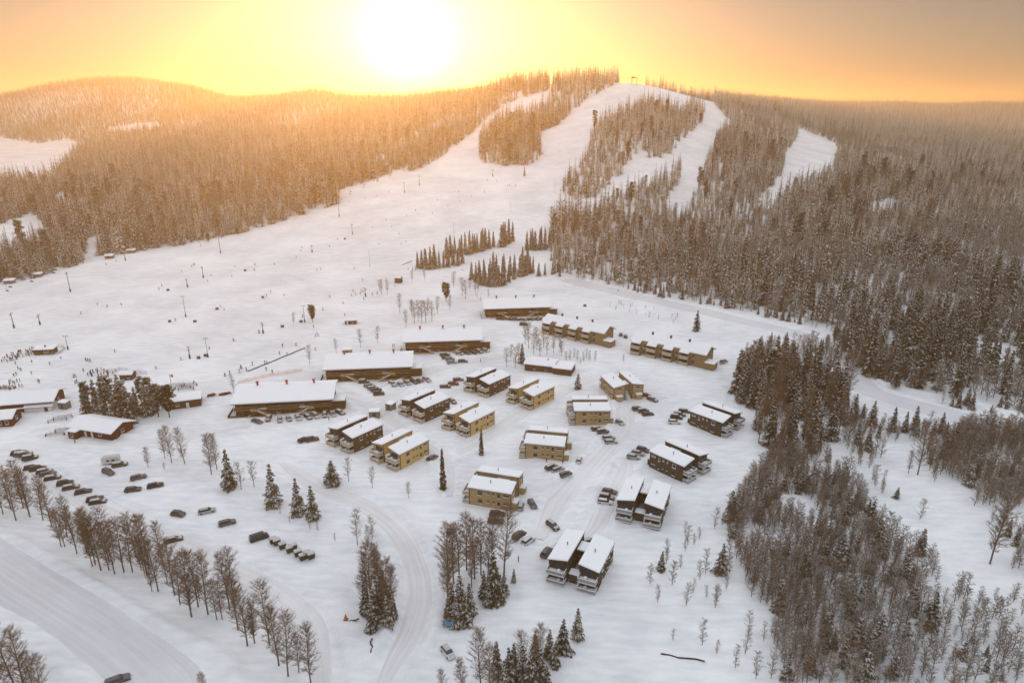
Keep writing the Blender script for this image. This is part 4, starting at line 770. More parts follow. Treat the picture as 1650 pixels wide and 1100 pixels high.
# ------------------------------------------------------------------ people
def person_mesh(pose):
    J = {'stand': dict(hip=(0,0,.95), chest=(0,0,1.35), neck=(0,.01,1.5), head=(0,.03,1.66), kn=((-.1,.03,.5),(.1,.03,.5)), ft=((-.12,0,.06),(.12,0,.06)), toe=((-.12,.16,.04),(.12,.16,.04)), el=((-.27,-.02,1.15),(.27,-.02,1.15)), ha=((-.3,.12,.92),(.3,.12,.92))),
         'ski': dict(hip=(0,-.18,.78), chest=(0,.05,1.15), neck=(0,.16,1.28), head=(0,.22,1.42), kn=((-.13,.16,.48),(.13,.16,.48)), ft=((-.14,0,.08),(.14,0,.08)), toe=((-.14,.18,.06),(.14,.18,.06)), el=((-.33,.1,.98),(.33,.1,.98)), ha=((-.34,.38,.95),(.34,.38,.95))),
         'walk': dict(hip=(0,0,.93), chest=(0,.05,1.33), neck=(0,.07,1.48), head=(0,.1,1.64), kn=((-.1,.22,.52),(.1,-.02,.48)), ft=((-.1,.26,.08),(.1,-.32,.12)), toe=((-.1,.43,.08),(.1,-.18,.04)), el=((-.26,-.15,1.13),(.26,.15,1.13)), ha=((-.27,-.08,.9),(.27,.35,1.0)))}[pose]
    V = [J['hip'], J['chest'], J['neck'], J['head']]; R = [.16, .19, .07, .12]; E = [(0,1),(1,2),(2,3)]
    for s_ in (0, 1):
        sx = (-1, 1)[s_]; i = len(V)
        V += [(sx*.1, J['hip'][1], J['hip'][2]-.1), J['kn'][s_], J['ft'][s_], J['toe'][s_]]; R += [.11, .08, .065, .06]; E += [(0,i),(i,i+1),(i+1,i+2),(i+2,i+3)]
        j = len(V); V += [(sx*.2, J['chest'][1], J['chest'][2]+.06), J['el'][s_], J['ha'][s_]]; R += [.085, .065, .05]; E += [(1,j),(j,j+1),(j+1,j+2)]
    me = bpy.data.meshes.new('p'); me.from_pydata(V, E, []); o = bpy.data.objects.new('p', me); COL.objects.link(o)
    sk = o.modifiers.new('s', 'SKIN'); ss = o.modifiers.new('u', 'SUBSURF'); ss.levels = 1
    for k, d in enumerate(me.skin_vertices[0].data): d.radius = (R[k], R[k]); d.use_root = (k == 0)
    dg = bpy.context.evaluated_depsgraph_get(); m2 = bpy.data.meshes.new_from_object(o.evaluated_get(dg)); bpy.data.objects.remove(o)
    m2.name = 'body'; hipz = J['hip'][2]-.04; hd = Vector(J['head'])
    m2.materials.clear()
    for mname in range(3): m2.materials.append(None)
    for p in m2.polygons:
        c = p.center; hand = any((Vector(h)-c).length < .08 for h in J['ha'])
        p.material_index = 2 if ((c-hd).length < .17 or hand) else (0 if c.z > hipz else 1); p.use_smooth = True
    return m2, J
PM = {k: person_mesh(k) for k in ('stand', 'ski', 'walk')}
JK = {'black': (.015,.015,.02), 'dark blue': (.02,.03,.07), 'red': (.28,.03,.03), 'green': (.05,.09,.03), 'grey': (.12,.12,.13), 'yellow': (.4,.28,.05), 'orange': (.4,.12,.03)}
skin_m = mat('skin', (.5,.33,.25), .6); helm = [mat('helmet_'+n_, c_, .4) for n_, c_ in (('black', (.02,.02,.02)), ('white', (.5,.5,.5)), ('red', (.3,.03,.03)))]
def person(px, py, jk, pose, label, group, skis=False, ang=None):
    X, Y = at(px, py); rr = random.Random(int(px*7+py*131)); t = thing('person', (X, Y, hz(X, Y)+.02), rr.random()*6.28 if ang is None else ang, label, 'person', group); s_ = rr.uniform(.88, 1.06); t.scale = (s_,)*3
    key = (pose, jk); tr = rr.choice(['black', 'grey', 'dark blue'])
    if (key, tr) not in CACHE:
        m = PM[pose][0].copy(); m.materials[0] = mat('jacket_'+jk, JK[jk], .8); m.materials[1] = mat('jacket_'+tr, JK[tr], .8); m.materials[2] = skin_m; CACHE[(key, tr)] = m
    link('body', CACHE[(key, tr)], t); hd = PM[pose][1]['head']; hk = rr.randrange(3)
    def hm(b):
        for k in range(3):
            z0, z1_, r0, r1 = ((-.01,.07,.145,.135),(.07,.12,.135,.1),(.12,.15,.1,.03))[k]; b.tube((hd[0],hd[1]-.01,hd[2]+z0), (hd[0],hd[1]-.01,hd[2]+z1_), r0, r1, n=10)
    part(('hm', pose, hk), 'helmet', t, hm, helm[hk], smooth=True)
    if skis:
        part(('sk', pose), 'skis', t, lambda b: (b.box(-.18, -.08, -.7, 1.0, -.02, .03), b.box(.08, .18, -.7, 1.0, -.02, .03)), dark)
G1 = 'skiers spread over the wide piste'
SK = [s1(p) for p in [(672,657),(737,644),(1007,812),(1024,790),(618,910),(680,923),(770,913),(513,967),(1225,662),(1213,667),(1235,664),(1488,674),(1467,726),(1615,656),(1610,690),(1338,728),(1315,762),(1150,696),(1473,456),(1272,540),(1260,516),(1397,925),(1420,945),(1112,1010),(1640,1085),(1075,530),(1132,522),(1162,532)]]
SK += [s2(p) for p in [(898,102),(795,133),(823,130),(593,245),(740,246),(565,495),(333,570),(340,553),(515,551),(305,616),(43,656),(38,690),(166,655),(435,692),(459,687),(672,683),(725,755),(787,427),(872,387),(910,423),(829,536),(954,466),(969,530),(998,524),(1012,687),(1265,296),(1341,265),(1412,235),(1331,195),(1196,258),(1167,333),(1059,315),(1004,350),(1572,133),(1512,120),(1495,198),(1354,692),(963,738),(517,861),(600,902),(473,945),(612,978),(228,853),(890,200),(815,225),(640,270),(1640,160)]]
SK += [(1003,166),(939,251),(831,300),(821,300),(1135,280),(866,203)]
for p in SK: person(*p, random.choice(['black', 'black', 'dark blue', 'grey', 'red', 'green']), 'ski', 'small distant skier on skis out on the open piste', G1, True)
G2 = 'skiers gathered at the foot of the main slope'
for p in [s2(q) for q in [(664,826),(710,845),(727,830),(785,846),(681,847),(732,880),(654,854),(817,842),(347,990),(116,855),(143,830),(415,1056),(70,1085),(437,1100),(715,828),(1040,690),(1058,690)]]: person(*p, random.choice(['black', 'red', 'dark blue', 'orange']), 'stand', 'skier standing around the lift poles at the foot of the slope', G2, True)
G3 = 'crowd queueing at the dark lift hut'
rr = random.Random(5)
for k in range(46):
    u = 20+rr.random()**.7*205; v = 158-(u-20)*.24+rr.uniform(-18, 22); person(*z1((u, v)), rr.choice(['black', 'black', 'red', 'dark blue', 'green', 'grey', 'orange']), rr.choice(['stand', 'stand', 'ski']), 'person in the dense queue left of the dark lift hut', G3, k % 2 == 0)
G4 = 'people queueing behind the pine clump'
for k in range(22): person(*z1((rr.uniform(520, 690), rr.uniform(225, 268))), rr.choice(['black', 'red', 'dark blue', 'grey']), 'stand', 'person in the queue just above the pine clump', G4, k % 2 == 0)
G5 = 'people walking between the red building and the lift hut'
for q in [(14,178),(33,156),(72,165),(100,188),(204,180),(200,250),(115,219),(130,226),(137,226),(90,264),(105,256),(62,305),(72,300),(84,305),(95,312),(110,300),(128,296),(64,322),(84,332),(100,335),(125,335),(143,330),(30,335),(40,332),(318,191),(388,155),(243,302),(250,304)]: person(*z1(q), rr.choice(['black', 'red', 'green', 'dark blue', 'grey', 'yellow']), rr.choice(['stand', 'walk']), 'person on the snow between the lift hut queue and the red building', G5)
G6 = 'skiers between the two lift starts'
for q in [(727,108),(545,166),(557,166),(571,168),(468,266),(477,266),(488,302),(478,311),(1147,160),(1326,90),(1480,37),(990,218),(735,236),(715,246),(862,254),(1425,266)]: person(*z1(q), rr.choice(['black', 'red', 'dark blue']), 'ski', 'skier passing on the flat snow between the two lift starts', G6, True)
G7 = 'people along the conveyor lift'
for q in [(66,37),(375,77),(461,70),(356,124),(404,127),(185,193),(263,185),(276,184),(110,213),(115,216),(103,243),(147,232),(272,227),(311,245),(12,264),(582,97),(583,12),(600,8),(42,250)]: person(*z2(q), rr.choice(['black', 'red', 'dark blue']), 'stand', 'person on the beginner slope around the dark conveyor lift', G7, True)
for px, py, jk, ps, lb in [(*z2((670,552)), 'black', 'walk', 'person in black walking between the nearest lodge and the dark twin block'), (*z2((1072,76)), 'red', 'stand', 'person left of the third lodge, left of two'), (*z2((1082,76)), 'red', 'stand', 'person left of the third lodge, right of two'),
    (*z3((293,577)), 'black', 'stand', 'person standing alone below the stack of cars at the third lodge'), (*z3((1163,118)), 'black', 'ski', 'lone skier on the groomed trail above the row houses'), (*z4((1166,312)), 'red', 'stand', 'person in red right of the row house annex'),
    (*z7((631,108)), 'black', 'walk', 'person in black at the wall of a tan twin block'), (*z7((733,120)), 'black', 'walk', 'small person behind the slanting three cars'), (*z1((477,682)), 'black', 'walk', 'person in black in front of the red timber house porch'), (*z1((1230,311)), 'red', 'stand', 'person at the right end of the ski rack cluster'), (*z7((453,735)), 'grey', 'stand', 'person in grey on the snow right of the birch clump')]:
    person(px, py, jk, ps, lb, None)
# ------------------------------------------------------------------ tree meshes (unit = metres at nominal height, scaled per tree)
bark = mat('bark', (.075,.055,.04), .9, noise=.3, nscale=4); birch_bark = mat('birch_bark', (.16,.12,.085), .85, noise=.45, nscale=3, stretch=(1, 1, 3))
needle = mat('needles', (.14,.107,.062), .85, .1, noise=.35, nscale=2.5, trans=.35, rnd=.3); pine_needle = mat('pine_needles', (.075,.062,.028), .85, .1, noise=.35, nscale=2, trans=.25, rnd=.25)
tsnow = mat('branch_snow', (.82,.81,.80), .85, .1, trans=.35, rnd=.10); frost = mat('frosted_twigs', (.30,.26,.21), .85, .1, noise=.25, nscale=1.5, trans=.3, rnd=.2)
twig = mat('twigs', (.19,.115,.066), .85, .1, noise=.25, nscale=2, trans=.15, rnd=.3); twig_pale = mat('twigs_pale', (.20,.165,.13), .85, .1, noise=.25, nscale=2, trans=.2, rnd=.2)
def bulk(name, V, Fc, Mi, mats):
    me = bpy.data.meshes.new(name); me.from_pydata(V, [], Fc)
    for m in mats: me.materials.append(m)
    me.polygons.foreach_set('material_index', Mi); me.update(); return me
def spruce(seed, H=16., wid=2.5, whorls=24, per=9, snowp=.6, near=True, bare=.07, nm=None, sm=None, droop=.38):
    r = random.Random(seed); V = []; Fc = []; Mi = []; az = [r.uniform(.72, 1.2) for _ in range(7)]
    def poly_(pts, m): i = len(V); V.extend(pts); Fc.append(tuple(range(i, i+len(pts)))); Mi.append(m)
    for k in range(whorls):
        f = (k+.5*r.random())/whorls; z = H*(bare+(1-bare)*f*.97); prof = (1-f)**.78; Lb = wid*(prof*(.78+.4*r.random())+.035); n = max(3, int(per*(.5+.6*(1-f))))
        a0 = r.random()*6.28
        for j in range(n):
            a = a0+6.283*(j+.6*r.random())/n; L = Lb*(.62+.55*r.random())*az[int((a % 6.283)/6.2832*7) % 7]; zz = z+r.uniform(-.45, .45)*H/whorls; ca, sa = math.cos(a), math.sin(a)
            dr = droop*L*(1.2-.5*f)*r.uniform(.7, 1.3)+.1; w0 = .08*L+.08; w1 = .17*L+.10
            def P(s, t, h=0): return (ca*s-sa*t, sa*s+ca*t, zz+h)
            m1, h1, h2 = .55*L, -dr*.38, -dr
            poly_([P(0, -w0), P(m1, -w1, h1), P(m1, w1, h1), P(0, w0)], 0); poly_([P(m1, -w1, h1), P(L*.85, -w1*.5, h2*.75), P(L, 0, h2), P(L*.8, w1*.6, h2*.7), P(m1, w1, h1)], 0)
            if near:
                for q in range(5):
                    s_ = L*(.2+.17*q); hh = -dr*(s_/L)**1.3; sd = 1 if q % 2 else -1; e = w1*(2.1-q*.2); poly_([P(s_-.14, sd*.04, hh), P(s_+.32, sd*e, hh-.22-.2*r.random()), P(s_+.18, sd*.04, hh)], 0)
                    poly_([P(s_-.12, 0, hh), P(s_, sd*.14, hh-.4-.35*r.random()), P(s_+.2, 0, hh)], 0)
            if r.random() < snowp:
                k2 = .6+.4*r.random(); up = .09; e = .8+.2*r.random(); s0 = L*r.uniform(.15, .45); hs = -dr*.38*(s0/m1 if m1 else 1)
                poly_([P(s0, -w0*k2*1.3, hs+up), P(m1, -w1*k2, h1+up), P(m1, w1*k2, h1+up), P(s0, w0*k2*1.3, hs+up)], 1); poly_([P(m1, -w1*k2, h1+up), P(L*e, 0, h2*e+up), P(m1, w1*k2, h1+up)], 1)
                if near:
                    for sd in (-1, 1):
                        if r.random() < .65: s_ = L*(.3+.4*r.random()); hh = -dr*(s_/L)**1.3+up; poly_([P(s_-.12, sd*.05, hh), P(s_+.32, sd*w1*1.75, hh-.22), P(s_+.26, sd*.05, hh)], 1)
    poly_([(-.12,-.1,H*.93), (.12,-.1,H*.93), (0,0,H*1.01)], 0); poly_([(0,-.12,H*.93), (.1,.12,H*.93), (0,0,H*1.01)], 0)
    cr = bulk('crown', V, Fc, Mi, [nm or needle, sm or tsnow]); b = MB(); b.tube((0,0,-.8), (0,0,H*.5), .013*H, .008*H, n=7); b.tube((0,0,H*.5), (0,0,H*.98), .008*H, .02, n=6); return cr, b.mesh('trunk', bark, True)
def clump(r, V, Fc, Mi, c, rad, n, snowp, flat=.55, size=.5):
    for _ in range(n):
        while True:
            d = Vector((r.uniform(-1,1), r.uniform(-1,1), r.uniform(-1,1)))
            if d.length < 1: break
        p = Vector(c)+Vector((d.x*rad, d.y*rad, d.z*rad*flat)); a = r.random()*6.28; s_ = size*(.6+.8*r.random()); t = r.uniform(-.7, .7); ca, sa = math.cos(a), math.sin(a); i = len(V)
        u = Vector((ca, sa, t*.5))*s_; v = Vector((-sa, ca, r.uniform(-.6,.6)))*s_*.45; V.extend([tuple(p-u), tuple(p+v), tuple(p+u*1.1), tuple(p-v)]); Fc.append((i,i+1,i+2,i+3)); Mi.append(0)
        if r.random() < snowp*(.5+.5*max(0, d.z+.5)):
            i = len(V); up = Vector((0,0,.06)); V.extend([tuple(p-u*.7+up), tuple(p+v*.8+up), tuple(p+u*.75+up), tuple(p-v*.8+up)]); Fc.append((i,i+1,i+2,i+3)); Mi.append(1)
def pine(seed, H=13., base=.35, snowp=.5, n=30, wid=2.3):
    r = random.Random(seed); V = []; Fc = []; Mi = []; b = MB(); bend = r.uniform(-.2,.2)
    def tr(f): return Vector((bend*math.sin(f*3), bend*.6*math.sin(f*2+1), H*f))
    for k in range(6): b.tube(tr(k/6)-Vector((0,0,.6 if k == 0 else 0)), tr((k+1)/6), .016*H*(1-k/6.6), .016*H*(1-(k+1)/6.6), n=7, cap=False)
    for k in range(n):
        f = base+(1-base)*(k+r.random())/n*.99; q = (f-base)/(1-base); L = wid*math.sin(math.pi*min(1, .22+.78*(1-q)))**.7*(.6+.5*r.random()); a = r.random()*6.28; p = tr(f); e = p+Vector((math.cos(a)*L, math.sin(a)*L, L*r.uniform(.0,.35)-.25))
        b.tube(p, e, .06, .02, n=4, cap=False); clump(r, V, Fc, Mi, tuple(p.lerp(e, .8)), .55+.22*L, 30, snowp, size=.42); clump(r, V, Fc, Mi, tuple(p.lerp(e, .45)), .45, 12, snowp, size=.38)
    return bulk('crown', V, Fc, Mi, [pine_needle, tsnow]), b.mesh('trunk', bark, True)
def birch(seed, H=13., spread=.5, dens=1., mt=None, base=.22, nb=30, tw=.035, snowp=0.05):
    r = random.Random(seed); b = MB(); V = []; Fc = []; Mi = []; lean = Vector((r.uniform(-.05,.05), r.uniform(-.05,.05), 0)); wob = r.random()*6
    def tr(f): return Vector((lean.x*H*f+.25*math.sin(f*4+wob)*f, lean.y*H*f+.25*math.cos(f*3+wob)*f, H*f))
    for k in range(7): b.tube(tr(k/7)-Vector((0,0,.6 if k == 0 else 0)), tr((k+1)/7), .0125*H*(1-k/7.4), .0125*H*(1-(k+1)/7.4), n=6, cap=False)
    def strip(p, q, w_):
        d = (q-p).normalized(); s_ = d.cross(Vector((r.uniform(-1,1), r.uniform(-1,1), .3))).normalized()*w_; i = len(V); V.extend([tuple(p-s_), tuple(p+s_), tuple(q)]); Fc.append((i,i+1,i+2)); Mi.append(0)
        if r.random() < snowp: i = len(V); up = Vector((0,0,.03)); V.extend([tuple(p-s_*1.2+up), tuple(p+s_*1.2+up), tuple(p.lerp(q,.7)+up)]); Fc.append((i,i+1,i+2)); Mi.append(1)
    for k in range(int(nb)):
        f = base+(1-base)*((k+r.random())/nb)*.98; q = (f-base)/(1-base); L = H*.24*spread*2*(math.sin(math.pi*(.18+.78*q))**.8)*(.6+.6*r.random())+.25; a = k*2.4+r.uniform(-.5,.5); el = r.uniform(.5, 1.05)
        d = Vector((math.cos(a)*math.cos(el), math.sin(a)*math.cos(el), math.sin(el))); p0 = tr(f); p1 = p0+d*L*.55; p2 = p1+(d+Vector((0,0,r.uniform(-.3,.25)))).normalized()*L*.5
        for (u, v, ra, rb) in ((p0, p1, .05*(1.1-q), .03), (p1, p2, .03, .012)): b.tube(u, v, ra, rb, n=3, cap=False)
        for j in range(int(9*dens)):
            t = r.uniform(.15, 1); s0 = p0.lerp(p1, t*2) if t < .5 else p1.lerp(p2, t*2-1); dd = (d*.6+Vector((r.uniform(-1,1), r.uniform(-1,1), r.uniform(-.2,.9)))).normalized(); s1_ = s0+dd*r.uniform(.35, .9)*(.4+H*.045); strip(s0, s1_, tw)
            for _ in range(2): s2_ = s0.lerp(s1_, r.uniform(.3,.9)); strip(s2_, s2_+(dd+Vector((r.uniform(-.8,.8), r.uniform(-.8,.8), r.uniform(-.5,.6)))).normalized()*r.uniform(.3,.7)*(.4+H*.03), tw*.75)
    return bulk('crown', V, Fc, Mi, [mt or twig, tsnow]), b.mesh('trunk', birch_bark, True)
SPR = [spruce(k, 16, 2.2+.3*(k % 3), 21, 10, sp) for k, sp in enumerate((.55, .7, .8, .9))]
SPD = [spruce(20+k, 13, 2.35+.25*k, 17, 10, sp) for k, sp in enumerate((.7, .85, .6))]         # darker village trees
SLIM = spruce(31, 13, 1.35, 26, 7, .3, bare=.03, droop=.55)
LONE = spruce(33, 12, 2.4, 14, 9, .12, bare=.05, nm=mat('needles_dark', (.05,.042,.02), .85, .1, noise=.3, nscale=2))
FRS = [spruce(110+k, 16, 2.4+.3*k, 14, 7, .95, near=False, droop=.45, nm=mat('frosted_needles', (.62,.54,.43), .85, .1, noise=.3, nscale=1, trans=.6, rnd=.2)) for k in range(3)]
PALE = spruce(35, 8, 2.0, 11, 8, .95)
PIN = [pine(40+k, 13, .20, .85, 46, 1.55) for k in range(3)]; PDK = [pine(52, 10, .2, .2, 70, 2.2), pine(57, 11, .24, .25, 70, 2.3)]
BIR = [birch(60+k, 13, .33+.04*k, 3.0, base=.16, nb=56, tw=.020) for k in range(4)]; BPL_ = [birch(70+k, 9, .42, 1.3, twig_pale, tw=.03, nb=34) for k in range(3)]
SAP = [birch(80+k, 7, .36, 1.5, twig, base=.06, nb=24, tw=.028, snowp=.2) for k in range(3)]; SAF = [birch(90+k, 6.5, .42, 1.6, frost, base=.06, nb=22, tw=.04, snowp=.35) for k in range(3)]
KINDS = {'frost_spruce': FRS, 'spruce': SPR, 'dark_spruce': SPD, 'slim': [SLIM], 'lone': [LONE], 'pale': [PALE], 'pine': PIN, 'dark_pine': PDK, 'birch': BIR, 'small_birch': BPL_, 'sapling': SAP, 'frosted_sapling': SAF}
KH = {'frost_spruce': 16, 'spruce': 16, 'dark_spruce': 13, 'slim': 13, 'lone': 12, 'pale': 8, 'pine': 13, 'dark_pine': 11, 'birch': 13, 'small_birch': 9, 'sapling': 7, 'frosted_sapling': 6.5}
ONAME = {'frost_spruce': 'spruce_tree', 'spruce': 'spruce_tree', 'dark_spruce': 'spruce_tree', 'slim': 'spruce_tree', 'lone': 'spruce_tree', 'pale': 'spruce_tree', 'pine': 'pine_tree', 'dark_pine': 'pine_tree', 'birch': 'birch_tree', 'small_birch': 'birch_tree', 'sapling': 'birch_sapling', 'frosted_sapling': 'birch_sapling'}
CATN = {'spruce_tree': 'spruce tree', 'pine_tree': 'pine tree', 'birch_tree': 'birch tree', 'birch_sapling': 'sapling'}
def place_tree(kind, X, Y, h, label, group=None, wf=1.):
    v = random.choice(KINDS[kind]); nm = ONAME[kind]; o = thing(nm, (X, Y, hz(X, Y)), random.random()*6.28, label, CATN[nm], group); s_ = h/KH[kind]; o.scale = (s_*wf, s_*wf, s_)
    link('crown', v[0], o); link('trunk', v[1], o)
# -- trees one can point at (pixel of the foot, height in metres)
HAND = [
 ('lone', 1122, 533, 11.5, 'solitary dark spruce on open snow above the right row house'), ('dark_pine', 504, 520, 9.5, 'lone green pine beside a floodlight mast at the slope foot'), ('dark_pine', 719, 487, 11.5, 'broad pine among bare birches below the small spruce group'),
 ('slim', 714, 789, 14, 'slender tall spruce right of the nearest yellow twin block'), ('slim', 776, 732, 10.5, 'slender spruce in front of the yellow block, the shorter of two'), ('dark_spruce', 371, 788, 13.5, 'snowy spruce beside bare birches, leftmost of the five below the lodges'), ('dark_spruce', 441, 816, 14, 'broad snowy spruce standing clear between two birches, below the lodge'),
 ('dark_spruce', 481, 830, 12, 'snowy spruce, left one of the touching pair below the left lodge'), ('dark_spruce', 505, 836, 11, 'snowy spruce, right one of the touching pair below the left lodge'), ('dark_spruce', 536, 782, 8.5, 'round bushy dark conifer below the leftmost dark twin block'), ('pale', 931, 627, 7.5, 'pale frosted young spruce at the corner of the long low brown house'),
 ('dark_spruce', 841, 586, 10, 'narrow dark spruce left of the long low brown house'), ('dark_spruce', 828, 938, 4, 'very small spruce on open snow right of the birch clump'), ('dark_spruce', 100, 0, 0, ''),
 ('small_birch', 576, 879, 10.5, 'single bare birch on the snow above the spruce island'), ('small_birch', 410, 785, 9, 'bare birch left of the broad clear standing spruce'), ('small_birch', 389, 790, 9, 'thin bare birch touching the leftmost snowy spruce'), ('small_birch', 562, 777, 8, 'bare birch right of the round bushy conifer'), ('small_birch', 600, 787, 7, 'bare small birch below the gap of the yellow twin block'), ('small_birch', 659, 803, 5.5, 'smallest bare birch alone on snow left of the slender spruce'), ('small_birch', 377, 634, 8, 'pale bare birch at the left gable of the nearest long lodge'),
 ('small_birch', 499, 587, 9, 'bare birch between the conveyor lift and the second lodge'), ('small_birch', 542, 570, 7, 'bare birch left of the tan shed'), ('small_birch', 581, 561, 9, 'bare birch behind the ridge of the second lodge'), ('small_birch', 609, 553, 8.5, 'bare birch between second and third lodge roofs'), ('birch', 1306, 562, 9, 'bare birch beside the ski trail at the edge of the right forest'),
 ('small_birch', 474, 525, 7, 'faint bare birch left of the lone green pine'), ('small_birch', 1004, 585, 4, 'small pale bush on the snow below the right row house gap'),
 ('birch', 1478, 766, 18, 'very tall thin leaning tree standing in the snowy clearing'), ('birch', 1595, 908, 20, 'tall bare tree with long trunk at the right edge of the clearing'), ('birch', 1463, 764, 8, 'thin bare trunk beside the very tall leaning tree'),
 ('birch', 277, 746, 13, 'bare birch, middle one above the lower car park'), ('birch', 298, 748, 12.5, 'bare birch, right one above the lower car park'), ('birch', 266, 738, 10, 'bare birch, left one above the lower car park'), ('birch', 239, 753, 7, 'low wide bare bush left of the three birches'),
 ('birch', 341, 766, 14, 'tall reddish bare birch left of the leftmost snowy spruce'), ('birch', 350, 757, 12, 'bare birch just behind the leftmost snowy spruce'), ('small_birch', 266, 759, 3, 'tiny bush below the three birches'),
 ('dark_pine', 383, 381, 6, 'small spruce alone at the forest edge above the left piste'), ('dark_pine', 336, 390, 7, 'dark bushy conifer clump at the piste edge by the lift tower'), ('spruce', 845, 285, 9, 'small spruce alone below the upper forest island')]
HAND = [h for h in HAND if h[3]]
